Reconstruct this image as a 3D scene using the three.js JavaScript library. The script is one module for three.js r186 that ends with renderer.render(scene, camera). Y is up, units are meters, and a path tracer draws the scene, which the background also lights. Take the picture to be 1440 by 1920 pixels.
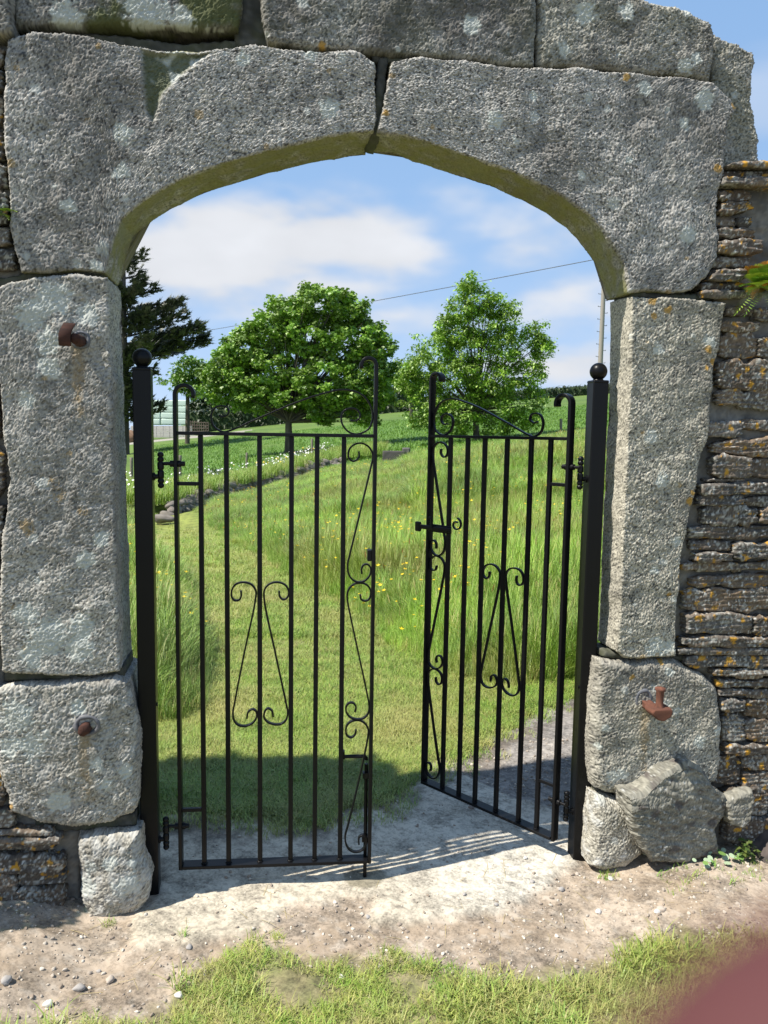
import * as THREE from 'three';
import { ImprovedNoise } from 'three/addons/math/ImprovedNoise.js';
import { RoundedBoxGeometry } from 'three/addons/geometries/RoundedBoxGeometry.js';
import { MarchingCubes } from 'three/addons/objects/MarchingCubes.js';
import { mergeGeometries, mergeVertices } from 'three/addons/utils/BufferGeometryUtils.js';

// ---------------------------------------------------------------- camera, sky, sun, exposure
const scene = new THREE.Scene();
const V = (x, y, z) => new THREE.Vector3(x, y, z);
const CAM = { f: 1440, pitch: 0.1041, roll: 0.01555, yaw: 0.1637, at: V(0.276, 1.582, 2.7145) };
const camera = new THREE.PerspectiveCamera(2 * Math.atan(960 / CAM.f) * 180 / Math.PI, 0.75, 0.004, 900);
const FWD = V(Math.sin(CAM.yaw) * Math.cos(CAM.pitch), -Math.sin(CAM.pitch), -Math.cos(CAM.yaw) * Math.cos(CAM.pitch));
const right0 = V(Math.cos(CAM.yaw), 0, Math.sin(CAM.yaw)), up0 = right0.clone().cross(FWD);
const RIGHT = right0.clone().multiplyScalar(Math.cos(CAM.roll)).addScaledVector(up0, Math.sin(CAM.roll));
const UP = up0.clone().multiplyScalar(Math.cos(CAM.roll)).addScaledVector(right0, -Math.sin(CAM.roll));
camera.position.copy(CAM.at);
camera.quaternion.setFromRotationMatrix(new THREE.Matrix4().makeBasis(RIGHT, UP, FWD.clone().negate()));
camera.focus = 3.4; camera.userData.fStop = 10;
scene.add(camera);

const SUN = V(-0.67, 1, 0.15).normalize();
const sun = new THREE.DirectionalLight(new THREE.Color(1, 0.94, 0.84), 4.8);
sun.position.copy(SUN).multiplyScalar(30).add(V(1, 0, -4)); sun.target.position.set(1, 0, -4);
sun.castShadow = true; sun.shadow.mapSize.set(4096, 4096);
Object.assign(sun.shadow.camera, { left: -30, right: 30, top: 30, bottom: -30, near: 1, far: 120 });
scene.add(sun, sun.target);

const renderer = new THREE.WebGLRenderer({ antialias: true });
renderer.setSize(768, 1024); renderer.shadowMap.enabled = true;
renderer.toneMapping = THREE.LinearToneMapping; renderer.toneMappingExposure = 1.62;

// ---------------------------------------------------------------- helpers
const clamp = (v, a = 0, b = 1) => Math.min(b, Math.max(a, v));
const sst = (a, b, v) => { const t = clamp((v - a) / (b - a)); return t * t * (3 - 2 * t); };
const lerp = (a, b, t) => a + (b - a) * t;
function rng(seed) { let s = seed | 0; return () => { s = (s + 0x6d2b79f5) | 0; let t = Math.imul(s ^ (s >>> 15), 1 | s); t = (t + Math.imul(t ^ (t >>> 7), 61 | t)) ^ t; return ((t ^ (t >>> 14)) >>> 0) / 4294967296; }; }
const IN = new ImprovedNoise();
const N3 = (x, y, z) => IN.noise(x + 137.3, y + 71.7, z + 211.9);
function fbm(x, y, z, o = 4) { let a = 0.5, s = 0; for (let i = 0; i < o; i++) { s += a * N3(x, y, z); x = x * 2.03 + 5.1; y = y * 2.03 + 1.7; z = z * 2.03 + 9.2; a *= 0.5; } return s; }
function ray(px, py) { return FWD.clone().multiplyScalar(CAM.f).addScaledVector(RIGHT, px - 720).addScaledVector(UP, 960 - py).normalize(); }
function onZ(px, py, z) { const d = ray(px, py); return CAM.at.clone().addScaledVector(d, (z - CAM.at.z) / d.z); }   // where a pixel meets the wall plane z
// distance d straight ahead, lateral X from the middle of the view
const FH = V(Math.sin(CAM.yaw), 0, -Math.cos(CAM.yaw)), RH = right0;
const dOf = (x, z) => (x - CAM.at.x) * FH.x + (z - CAM.at.z) * FH.z;
const xOf = (x, z) => (x - CAM.at.x) * RH.x + (z - CAM.at.z) * RH.z;
const usedNames = new Map();
function numbered(n) { const k = usedNames.get(n) || 0; usedNames.set(n, k + 1); return k ? n + '_' + String(k).padStart(3, '0') : n; }
function shade(o) { o.traverse((m) => { if (m.isMesh) { m.castShadow = true; m.receiveShadow = true; } }); return o; }
function thing(name, label, category, at, group) { const g = new THREE.Group(); g.name = numbered(name); if (at) g.position.copy(at); g.userData = { label, category }; if (group) g.userData.group = group; scene.add(g); return g; }
function part(parent, name, geo, mat) { const m = new THREE.Mesh(geo, mat); m.name = name; m.castShadow = m.receiveShadow = true; parent.add(m); return m; }
function single(name, geo, mat, label, category, group) { const m = part(scene, numbered(name), geo, mat); m.userData = { label, category }; if (group) m.userData.group = group; return m; }
function struct(name, geo, mat) { const m = part(scene, name, geo, mat); m.userData.kind = 'structure'; return m; }
function inPoly(p, x, y) { let c = false; for (let i = 0, j = p.length - 1; i < p.length; j = i++) { const a = p[i], b = p[j]; if ((a[1] > y) !== (b[1] > y) && x < (b[0] - a[0]) * (y - a[1]) / (b[1] - a[1]) + a[0]) c = !c; } return c; }
function polyDist(p, x, y, closed = true) { let d = 1e9; for (let i = 0; i < p.length - (closed ? 0 : 1); i++) { const a = p[i], b = p[(i + 1) % p.length], vx = b[0] - a[0], vy = b[1] - a[1]; const t = clamp(((x - a[0]) * vx + (y - a[1]) * vy) / (vx * vx + vy * vy + 1e-12)); d = Math.min(d, Math.hypot(x - a[0] - vx * t, y - a[1] - vy * t)); } return d; }
const sdPoly = (p, x, y) => (inPoly(p, x, y) ? 1 : -1) * polyDist(p, x, y);
function geoOf(pos, idx, col, uv) { const g = new THREE.BufferGeometry(); g.setAttribute('position', new THREE.Float32BufferAttribute(pos, 3)); if (col) g.setAttribute('color', new THREE.Float32BufferAttribute(col, 3)); if (uv) g.setAttribute('uv', new THREE.Float32BufferAttribute(uv, 2)); g.setIndex(idx); g.computeVertexNormals(); return g; }
const mix3 = (a, b, t) => [lerp(a[0], b[0], t), lerp(a[1], b[1], t), lerp(a[2], b[2], t)];

// ---------------------------------------------------------------- sky: blue air with loose fair-weather cloud
{
  const w = 2048, h = 1024, data = new Float32Array(w * h * 4);
  const rad = Math.PI / 180, azOf = (d) => Math.atan2(d.z, d.x);
  const R = rng(91);
  const banks = [];
  // cloud banks seen through the arch, then the same kind all round
  for (const [px, py, ra, re, s] of [[430, 470, 11, 3.6, .85], [560, 440, 9, 3.2, .8], [690, 478, 7, 2.0, .7], [300, 505, 8, 3.4, .8], [480, 525, 12, 2.3, .65], [1000, 440, 7, 4.0, .42], [1060, 600, 7, 5, .45], [900, 380, 6, 2.5, .3], [330, 405, 5, 1.3, .38], [420, 545, 15, 2.2, .62], [640, 530, 9, 1.8, .5], [760, 610, 14, 2.6, .42], [1050, 680, 9, 2.4, .6]]) {
    const d = ray(px, py); banks.push([azOf(d), Math.asin(d.y), ra * rad, re * rad, s]);
  }
  for (let i = 0; i < 90; i++) { const a = R() * 2 * Math.PI - Math.PI; const e = (3 + 50 * R() * R()) * rad; const da = Math.atan2(Math.sin(a - azOf(FWD)), Math.cos(a - azOf(FWD))); if (Math.abs(da) < .62 && e < .55) continue; const k = .7 + R(); banks.push([a, e, 9 * k * rad / Math.cos(e), 2.8 * k * rad, .3 + .55 * R()]); }
  for (let j = 0; j < h; j++) {
    const el = ((j + .5) / h - .5) * Math.PI, e = Math.max(el, 0);
    const t = Math.pow(clamp(e / (Math.PI / 2)), .55);
    const hz = Math.exp(-e / .14);
    for (let i = 0; i < w; i++) {
      const az = ((i + .5) / w - .5) * 2 * Math.PI;
      let r = lerp(.235, .11, t), g = lerp(.39, .205, t), b = lerp(.62, .385, t);
      r = lerp(r, .43, hz * .8); g = lerp(g, .52, hz * .8); b = lerp(b, .645, hz * .8);
      if (el > -.02) {
        const x = Math.cos(az) * Math.cos(el), z = Math.sin(az) * Math.cos(el), y = Math.sin(el);
        let m = 0;
        for (const [a, c, ra, re, s] of banks) { let da = Math.abs(az - a); if (da > Math.PI) da = 2 * Math.PI - da; if (da > ra * 2.2) continue; const q = (da / ra) ** 2 + ((el - c) / re) ** 2; if (q < 4.8) m = Math.max(m, s * Math.exp(-q * .9)); }
        const n = fbm(x * 5, y * 13, z * 5, 6), n2 = fbm(x * 2.2 + 7, y * 5, z * 2.2, 4);
        const n5 = fbm(x * 13 + 3, y * 34, z * 13, 4); let c = sst(.2, .76, m * 1.05 + (n * .95 + n5 * .5) * (.25 + m) + n2 * .22);
        c = Math.max(c, .32 * sst(.03, .4, n2 + n * .4));
        const cl = .495 + .12 * n;
        r = lerp(r, cl * .97, c); g = lerp(g, cl * 1.0, c); b = lerp(b, cl * 1.06, c);
      }
      const o = (j * w + i) * 4; data[o] = r; data[o + 1] = g; data[o + 2] = b; data[o + 3] = 1;
    }
  }
  const sky = new THREE.DataTexture(data, w, h, THREE.RGBAFormat, THREE.FloatType);
  sky.mapping = THREE.EquirectangularReflectionMapping; sky.magFilter = sky.minFilter = THREE.LinearFilter; sky.colorSpace = THREE.LinearSRGBColorSpace; sky.needsUpdate = true;
  scene.background = sky; scene.environment = sky;
}

// ---------------------------------------------------------------- materials
const std = (o) => new THREE.MeshStandardMaterial(o);
const phy = (o) => new THREE.MeshPhysicalMaterial(o);
const lin = (r, g, b) => new THREE.Color().setRGB(r, g, b);
const noiseTex = (() => { const n = 512, d = new Uint8Array(n * n * 4), R = rng(5), g = new Float32Array(n * n);
  const per = (x, y, f) => { // periodic value noise
    const u = x / n * f, v = y / n * f, i = Math.floor(u), j = Math.floor(v), a = u - i, b = v - j, H = (p, q) => { let h = (((p % f) + f) % f) * 374761393 + (((q % f) + f) % f) * 668265263 + f * 1013; h = Math.imul(h ^ (h >>> 13), 1274126177); return ((h ^ (h >>> 16)) >>> 0) / 4294967296; };
    const s = a * a * (3 - 2 * a), t = b * b * (3 - 2 * b); return lerp(lerp(H(i, j), H(i + 1, j), s), lerp(H(i, j + 1), H(i + 1, j + 1), s), t); };
  for (let y = 0; y < n; y++) for (let x = 0; x < n; x++) { const v = .3 * per(x, y, 8) + .25 * per(x, y, 32) + .25 * per(x, y, 96) + .2 * per(x, y, 256); g[y * n + x] = v; const c = clamp(.45 + (v - .5) * 1.5 + .3) * 255; const o = (y * n + x) * 4; d[o] = d[o + 1] = d[o + 2] = c; d[o + 3] = 255; }
  const t = new THREE.DataTexture(d, n, n); t.wrapS = t.wrapT = THREE.RepeatWrapping; t.magFilter = THREE.LinearFilter; t.minFilter = THREE.LinearMipmapLinearFilter; t.generateMipmaps = true; t.needsUpdate = true; return t; })();
const M = {
  stone: std({ vertexColors: true, roughness: 0.95 }),
  ground: std({ vertexColors: true, roughness: 0.97, map: (() => { const t = noiseTex.clone(); t.repeat.set(1.6, 1.6); t.needsUpdate = true; return t; })() }),
  black: phy({ color: lin(.006, .0062, .007), roughness: .36, specularIntensity: .32, clearcoat: .05, clearcoatRoughness: .15 }),
  rust: std({ vertexColors: true, roughness: .9 }),
  oldrust: std({ vertexColors: true, color: lin(.45, .4, .4), roughness: .9 }),
  blade: phy({ color: 0xffffff, roughness: .55, transmission: .36, thickness: 0, side: THREE.DoubleSide }),
  leaf: phy({ color: 0xffffff, roughness: .5, transmission: .42, thickness: 0, side: THREE.DoubleSide }),
  bark: std({ vertexColors: true, roughness: .95 }),
  petal: std({ color: lin(.78, .78, .74), roughness: .7, side: THREE.DoubleSide }),
  butter: std({ color: lin(.75, .52, .01), roughness: .4, side: THREE.DoubleSide }),
};
console.log('setup');
// ---------------------------------------------------------------- dressed and rubble stones: a four-sided outline traced on the wall plane becomes a rough block
function resample(pts, n) { const L = [0]; for (let i = 1; i < pts.length; i++) L.push(L[i - 1] + Math.hypot(pts[i][0] - pts[i - 1][0], pts[i][1] - pts[i - 1][1])); const out = []; let k = 0; for (let i = 0; i <= n; i++) { const s = L[L.length - 1] * i / n; while (k < L.length - 2 && L[k + 1] < s) k++; const t = L[k + 1] > L[k] ? (s - L[k]) / (L[k + 1] - L[k]) : 0; out.push([lerp(pts[k][0], pts[k + 1][0], t), lerp(pts[k][1], pts[k + 1][1], t)]); } return out; }
const plen = (p) => { let s = 0; for (let i = 1; i < p.length; i++) s += Math.hypot(p[i][0] - p[i - 1][0], p[i][1] - p[i - 1][1]); return s; };
// sides in metres, bottom and top left to right, left and right bottom to top
function block(S, o) {
  const { zf, zb, r = .02, cell = .005, side = cell * 1.5, disp, paint, tiltX = 0, tiltY = 0, bulge = 0 } = o;
  const nu = Math.max(3, Math.round(Math.max(plen(S.b), plen(S.t)) / cell)), nv = Math.max(3, Math.round(Math.max(plen(S.l), plen(S.r)) / cell));
  const b = resample(S.b, nu), t = resample(S.t, nu), l = resample(S.l, nv), rr = resample(S.r, nv);
  const outline = [...S.b, ...S.r.slice(1), ...[...S.t].reverse().slice(1), ...[...S.l].reverse().slice(1, -1)];
  let cx = 0, cy = 0; for (const p of outline) { cx += p[0] / outline.length; cy += p[1] / outline.length; }
  const pos = [], idx = []; const W = nu + 1; const dEdge = [];
  let dmax = 1e-6; const P0 = [];
  for (let j = 0; j <= nv; j++) for (let i = 0; i <= nu; i++) {
    const u = i / nu, v = j / nv;
    const x = (1 - v) * b[i][0] + v * t[i][0] + (1 - u) * l[j][0] + u * rr[j][0] - ((1 - u) * (1 - v) * b[0][0] + u * (1 - v) * b[nu][0] + (1 - u) * v * t[0][0] + u * v * t[nu][0]);
    const y = (1 - v) * b[i][1] + v * t[i][1] + (1 - u) * l[j][1] + u * rr[j][1] - ((1 - u) * (1 - v) * b[0][1] + u * (1 - v) * b[nu][1] + (1 - u) * v * t[0][1] + u * v * t[nu][1]);
    const onEdge = i === 0 || j === 0 || i === nu || j === nv; const d = onEdge ? 0 : polyDist(outline, x, y); dmax = Math.max(dmax, d); P0.push([x, y, d]);
  }
  for (const [x, y, d] of P0) { const q = clamp(1 - d / r), drop = r * (1 - Math.sqrt(Math.max(0, 1 - q * q))); const k = d / dmax; pos.push(x, y, zf - drop + (x - cx) * tiltX + (y - cy) * tiltY + bulge * (1 - (1 - k) * (1 - k))); }
  for (let j = 0; j < nv; j++) for (let i = 0; i < nu; i++) { const a = j * W + i; idx.push(a, a + 1, a + W + 1, a, a + W + 1, a + W); }
  const loop = []; for (let i = 0; i < nu; i++) loop.push(i); for (let j = 0; j < nv; j++) loop.push(j * W + nu); for (let i = nu; i > 0; i--) loop.push(nv * W + i); for (let j = nv; j > 0; j--) loop.push(j * W);
  const depth = zf - r - zb, nk = Math.max(1, Math.round(depth / side)); let prev = loop; const NF = pos.length / 3;
  for (let k = 1; k <= nk; k++) { const cur = []; for (const q of loop) { cur.push(pos.length / 3); pos.push(pos[q * 3], pos[q * 3 + 1], lerp(pos[q * 3 + 2], zb, k / nk)); } for (let m = 0; m < loop.length; m++) { const n = (m + 1) % loop.length; idx.push(prev[m], cur[m], cur[n], prev[m], cur[n], prev[n]); } prev = cur; }
  const c = pos.length / 3; pos.push(cx, cy, zb); for (let m = 0; m < prev.length; m++) idx.push(prev[m], c, prev[(m + 1) % prev.length]);
  const g = geoOf(pos, idx); const nrm = g.attributes.normal.array, p = g.attributes.position.array;
  const col = new Float32Array(p.length);
  for (let i = 0; i < p.length; i += 3) {
    const x = p[i], y = p[i + 1], z = p[i + 2], front = i / 3 < NF; const e = disp(x, y, z, front); const C = paint(x, y, z, front, e, nrm[i], nrm[i + 1], nrm[i + 2]);
    p[i] += nrm[i] * e; p[i + 1] += nrm[i + 1] * e; p[i + 2] += nrm[i + 2] * e; col[i] = C[0]; col[i + 1] = C[1]; col[i + 2] = C[2];
  }
  g.setAttribute('color', new THREE.BufferAttribute(col, 3)); g.computeVertexNormals(); return g;
}
const px2 = (pts, z) => pts.map(([x, y]) => { const p = onZ(x, y, z); return [p.x, p.y]; });
const sidesPx = (s, z) => ({ b: px2(s.b, z), t: px2(s.t, z), l: px2(s.l, z), r: px2(s.r, z) });
const ZF = .11;

// lichen rosettes: real growth with an outline; [x, y, radius, kind] on the wall plane
const LICHEN = [];
const addL = (list, kind) => { for (const [px, py, rp] of list) { const p = onZ(px, py, ZF); LICHEN.push([p.x, p.y, rp / 520, kind]); } };
addL([[617, 203, 19], [928, 226, 16], [582, 101, 12], [885, 44, 18], [1208, 165, 14], [1320, 187, 20], [1284, 230, 12], [270, 10, 38], [455, 110, 12], [230, 250, 18], [226, 322, 14], [128, 385, 13], [180, 500, 12], [1100, 20, 20], [1180, 18, 16], [160, 1050, 18], [192, 1010, 14], [48, 1150, 20], [155, 1175, 24], [90, 1195, 36], [150, 1215, 26], [60, 1230, 22], [30, 1345, 30], [60, 1395, 24], [20, 1400, 20], [145, 1325, 14], [235, 1445, 14], [200, 1470, 12], [110, 1500, 22], [180, 1430, 12], [50, 750, 16], [60, 590, 26], [90, 640, 22], [100, 560, 30], [90, 690, 20], [165, 590, 20], [1235, 655, 12], [1330, 640, 14], [1230, 1215, 22], [1255, 1213, 14], [1228, 1070, 10], [1270, 1015, 10], [1135, 1365, 9], [1121, 1400, 8], [1310, 1390, 14], [1345, 1370, 10], [1255, 1260, 10], [1148, 1455, 14], [1165, 1450, 12], [1240, 900, 14], [1220, 820, 14], [210, 1610, 14], [170, 1622, 12], [200, 1613, 6], [250, 1610, 9], [160, 1660, 20], [240, 1650, 24], [1240, 1458, 10], [1290, 440, 16], [1180, 300, 8], [1000, 180, 8], [1090, 330, 10], [330, 110, 18], [400, 60, 20], [340, 25, 22], [120, 20, 26], [1310, 105, 12], [1290, 120, 14], [1060, 90, 12]], 0);
addL([[1225, 563, 9], [1253, 581, 8], [1227, 592, 6], [1327, 655, 8], [1338, 678, 7], [1325, 690, 5], [20, 1538, 16], [15, 1515, 9], [85, 1575, 9], [605, 85, 7], [720, 150, 6], [725, 212, 5], [1175, 145, 8], [1380, 195, 10], [1345, 315, 8], [142, 50, 8], [275, 55, 8], [405, 52, 8], [1185, 1270, 6], [1242, 1243, 6], [1298, 925, 6], [1293, 940, 8], [1276, 1083, 6], [1277, 1118, 5], [1255, 1115, 4]], 1);
addL([[100, 905, 12], [155, 958, 11], [55, 1000, 10], [25, 1140, 7], [165, 225, 7], [32, 125, 9], [110, 930, 14], [50, 985, 16]], 4);
{ const R = rng(33); for (let i = 0; i < 260; i++) LICHEN.push([lerp(-.6, 2.2, R()), lerp(-.1, 3.1, R()), lerp(.006, .028, R() * R()), R() < .78 ? 2 : 3]); }
const LGRID = new Map(); for (const L of LICHEN) for (let i = Math.floor((L[0] - .09) / .1); i <= Math.floor((L[0] + .09) / .1); i++) for (let j = Math.floor((L[1] - .09) / .1); j <= Math.floor((L[1] + .09) / .1); j++) { const k = i * 1000 + j; if (!LGRID.has(k)) LGRID.set(k, []); LGRID.get(k).push(L); }
const STREAK = [[143, 640], [162, 1372], [1208, 1330]].map(([a, b]) => { const p = onZ(a, b, ZF); return [p.x, p.y]; });
function lichen(c, x, y, z) {
  for (const [sx, sy] of STREAK) { const dy = sy - y, dx = x - sx - .012 * N3(y * 12, sx, 1); if (dy > -.02 && dy < .24) { const m = sst(.028, .006, Math.abs(dx) + .014 * N3(x * 60, y * 22, z)) * (N3(x * 80, y * 40, z * 80) > dy * 3 - .55 ? 1 : .25); if (m > 0) c = mix3(c, [.27, .19, .09], m * .55); } }
  const list = LGRID.get(Math.floor(x / .1) * 1000 + Math.floor(y / .1)); if (!list) return c;
  for (const [lx, ly, lr, kind] of list) {
    const d = Math.hypot(x - lx, y - ly) / lr; if (d > 1.5) continue;
    const n = N3(x * 70, y * 70, z * 70 + lx * 9), n2 = N3(x * 190, y * 190, z * 190); const m = sst(1.05, .75, d + n * .55 + n2 * .2);
    if (m <= 0) continue;
    if (kind === 0) c = mix3(c, [.52 + n2 * .1, .545 + n2 * .1, .50 + n2 * .1], m * (.62 + .25 * sst(.2, -.3, n2)));
    else if (kind === 1) c = mix3(c, [.46 + n * .15, .25 + n * .08, .02], m * .72);
    else if (kind === 4) c = mix3(c, [.36, .24, .09], m * sst(-.2, .25, n2 + n) * .6);
    else if (kind === 2) c = mix3(c, [.52, .54, .50], m * .55);
    else c = mix3(c, [.40, .24, .04], m * .4);
  }
  return c;
}
// granite: coarse crystals, picked face
const hash3 = (x, y, z, s) => { let h = Math.imul(Math.round(x * 300), 374761393) ^ Math.imul(Math.round(y * 300), 668265263) ^ Math.imul(Math.round(z * 300), 1274126177) ^ (s * 2654435); h = Math.imul(h ^ (h >>> 13), 1103515245); h = Math.imul(h ^ (h >>> 15), 668265263); return ((h ^ (h >>> 16)) >>> 0) / 4294967296; };
const graniteDisp = (rough, seed) => (x, y, z, front) => {
  const a = N3(x * 9 + seed, y * 9, z * 9) * .008 + N3(x * 21, y * 21 + seed, z * 21) * .004, b = N3(x * 40, y * 40 + seed, z * 40), c = N3(x * 88 + seed, y * 88, z * 88), d = N3(x * 165, y * 165, z * 165 + seed);
  const k = front ? 1 : .55; return a + rough * k * (b * .0010 + c * .0013 + d * .0020 + (hash3(x, y, z, 1) - .5) * .0034 - .0022 * sst(.25, .55, -c - d * .5));
};
const granitePaint = (o = {}) => { const { tone = 1, warm = 0, dark = .48, green = 0, soffit = false, seed = 0, white = 0 } = o; return (x, y, z, front, e, nx, ny, nz) => {
  const big = N3(x * 2.6 + seed, y * 2.6, z * 2.6 + 3) + .5 * N3(x * 7, y * 7 + seed, z * 7), sp = N3(x * 130, y * 130, z * 130 + seed), sp2 = N3(x * 235 + 3, y * 235, z * 235), med = N3(x * 28, y * 28, z * 28 + seed);
  let c = [.365 + warm * .02, .350 + warm * .012, .318 - warm * .02]; const hh = hash3(x, y, z, 5), k = tone * (1 + .3 * med + .6 * sp + .4 * sp2 + .75 * (hh - .5));
  c = [c[0] * k, c[1] * k, c[2] * k];
  c = mix3(c, [.075, .068, .06], clamp(dark * 1.5 * sst(-.15, .55, big + med * .45 + sp * .3)) * .8);            // weather staining
  c = mix3(c, [.035, .034, .033], .85 * sst(.25, .42, N3(x * 140 + 9, y * 140, z * 140) + .35 * med));          // dark mica
  if (white) c = mix3(c, [.58, .58, .55], white * sst(-.05, .35, med + sp * .35 + big * .25));
  if (green) c = mix3(c, [.075, .085, .028], green * sst(-.3, .35, N3(x * 6, y * 6 + 4, z * 6) + med * .5));
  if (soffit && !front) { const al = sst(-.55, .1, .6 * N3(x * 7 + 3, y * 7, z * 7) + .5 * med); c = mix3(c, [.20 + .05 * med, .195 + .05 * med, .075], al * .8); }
  if (front) c = lichen(c, x, y, z);
  return c; }; };
// ---------------------------------------------------------------- the granite archway
const arch = thing('stone_archway', 'weathered grey granite archway of big rough blocks around the black gates', 'archway');
const archPolyRecess = px2([[262, 88], [300, 92], [405, 93], [352, 133], [305, 180], [286, 236], [270, 200]], ZF);
function graniteBlock(name, s, o, label) {
  const S = sidesPx(s, o.at ?? ZF); const g = graniteDisp(o.rough ?? 1, o.seed ?? 0), gp = granitePaint(o);
  const disp = o.recess ? (x, y, z, f) => { let e = g(x, y, z, f); if (f) { const d = sdPoly(o.recess, x, y); e -= .017 * sst(-.004, .02, d + .004 * N3(x * 60, y * 60, 2)); } return e; } : g;
  const paint = o.recess ? (x, y, z, f, e, a, b, c) => { let C = gp(x, y, z, f, e, a, b, c); if (f) { const d = sdPoly(o.recess, x, y); const n = N3(x * 22, y * 22, 5); C = mix3(C, mix3([.07, .085, .035], [.42, .45, .42], sst(-.05, .25, n + (x - o.recess[2][0] + .06) * 2)), sst(-.004, .016, d) * .85); } return C; } : gp;
  const m = part(arch, name, block(S, { zf: o.zf ?? ZF, zb: o.zb ?? -.12, r: o.r ?? .008, cell: o.cell ?? .0036, side: o.side ?? .0055, disp, paint, tiltX: o.tiltX, tiltY: o.tiltY, bulge: o.bulge }), M.stone);
  if (label) m.userData.label = label; return m;
}
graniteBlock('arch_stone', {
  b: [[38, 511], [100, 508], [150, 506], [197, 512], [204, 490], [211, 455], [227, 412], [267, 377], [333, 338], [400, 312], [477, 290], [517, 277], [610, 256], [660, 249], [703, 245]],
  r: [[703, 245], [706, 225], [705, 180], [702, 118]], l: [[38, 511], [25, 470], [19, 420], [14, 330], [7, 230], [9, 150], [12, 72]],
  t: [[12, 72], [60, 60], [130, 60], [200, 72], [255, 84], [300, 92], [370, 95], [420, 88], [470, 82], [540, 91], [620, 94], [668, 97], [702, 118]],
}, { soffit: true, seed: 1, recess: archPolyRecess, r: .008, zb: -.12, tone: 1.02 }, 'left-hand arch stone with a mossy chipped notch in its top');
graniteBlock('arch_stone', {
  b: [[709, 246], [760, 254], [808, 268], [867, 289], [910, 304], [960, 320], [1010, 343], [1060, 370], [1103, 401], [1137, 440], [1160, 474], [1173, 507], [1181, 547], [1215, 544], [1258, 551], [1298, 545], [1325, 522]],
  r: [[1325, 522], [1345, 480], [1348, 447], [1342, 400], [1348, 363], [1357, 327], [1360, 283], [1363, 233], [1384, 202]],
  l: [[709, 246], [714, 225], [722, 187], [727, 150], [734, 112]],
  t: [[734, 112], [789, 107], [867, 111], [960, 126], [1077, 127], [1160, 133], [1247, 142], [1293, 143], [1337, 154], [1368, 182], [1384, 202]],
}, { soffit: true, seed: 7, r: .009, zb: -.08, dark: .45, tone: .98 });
graniteBlock('jamb_stone', {
  b: [[3, 1260], [100, 1266], [180, 1268], [224, 1259]], r: [[224, 1259], [220, 1147], [216, 1022], [211, 855], [206, 688], [203, 560], [200, 520]],
  t: [[-26, 545], [20, 528], [60, 520], [130, 515], [200, 520]], l: [[3, 1260], [-2, 1150], [6, 1000], [16, 900], [3, 800], [-4, 700], [-18, 620], [-26, 545]],
}, { seed: 13, zb: -.14, r: .008, white: .22, warm: .3, dark: .42 });
graniteBlock('jamb_stone', {
  b: [[18, 1522], [75, 1545], [131, 1552], [210, 1545], [247, 1527]], r: [[247, 1527], [258, 1500], [260, 1425], [255, 1350], [245, 1305], [238, 1280]],
  t: [[-20, 1292], [75, 1281], [150, 1276], [215, 1272], [238, 1280]], l: [[18, 1522], [8, 1481], [-10, 1425], [-22, 1360], [-20, 1292]],
}, { seed: 21, zb: -.16, r: .022, white: .3, warm: .5, dark: .35, rough: 1.15, bulge: .012 });
graniteBlock('base_stone', {
  b: [[150, 1730], [172, 1738], [215, 1736], [260, 1712]], r: [[260, 1712], [279, 1680], [284, 1648], [277, 1628], [266, 1604], [262, 1560]],
  t: [[144, 1568], [187, 1562], [230, 1562], [262, 1560]], l: [[150, 1730], [148, 1667], [144, 1605], [144, 1568]],
}, { seed: 29, zb: -.1, zf: ZF + .005, r: .03, white: .45, warm: .7, dark: .3, rough: 1.05, bulge: .035, tiltX: .12 }, 'pale lumpy foot stone bulging in front of the post');
graniteBlock('jamb_stone', {
  b: [[1157, 1221], [1172, 1233], [1208, 1235], [1268, 1231]], r: [[1268, 1231], [1270, 1136], [1276, 1059], [1289, 991], [1302, 935], [1311, 878], [1327, 816], [1333, 753], [1339, 691], [1349, 644], [1361, 568]],
  t: [[1184, 554], [1236, 556], [1299, 560], [1361, 568]], l: [[1157, 1221], [1163, 1150], [1168, 1000], [1175, 850], [1183, 700], [1184, 554]],
}, { seed: 37, zb: -.055, r: .008, warm: 1.1, dark: .42, tone: 1.0 });
graniteBlock('jamb_stone', {
  b: [[1120, 1482], [1140, 1493], [1200, 1498], [1280, 1490], [1345, 1470]], r: [[1345, 1470], [1354, 1435], [1357, 1350], [1345, 1292], [1320, 1264]],
  t: [[1126, 1240], [1165, 1242], [1220, 1240], [1270, 1241], [1320, 1264]], l: [[1120, 1482], [1114, 1450], [1113, 1390], [1117, 1300], [1126, 1240]],
}, { seed: 41, zb: -.06, r: .034, warm: .9, dark: .4, bulge: .008 });
graniteBlock('base_stone', {
  b: [[1104, 1625], [1130, 1634], [1172, 1628], [1205, 1600]], r: [[1205, 1600], [1200, 1560], [1190, 1520], [1180, 1500]],
  t: [[1114, 1490], [1140, 1497], [1160, 1500], [1180, 1500]], l: [[1104, 1625], [1106, 1590], [1110, 1540], [1114, 1490]],
}, { seed: 47, zb: -.05, zf: ZF + .01, r: .035, warm: .9, white: .55, dark: .15, rough: 1.0, bulge: .02 }, 'whitish foot stone at the post base');
graniteBlock('coping_stone', { b: [[26, 44], [120, 46], [220, 44], [340, 50], [448, 52]], r: [[448, 52], [452, 10], [450, -70]], t: [[20, -75], [200, -80], [450, -70]], l: [[26, 44], [22, 0], [20, -75]] },
  { seed: 51, zf: ZF - .035, green: .95, dark: .8, tone: .62, r: .025, zb: -.3, side: .02, at: ZF - .035 }, 'mossy dark coping stone');
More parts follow.
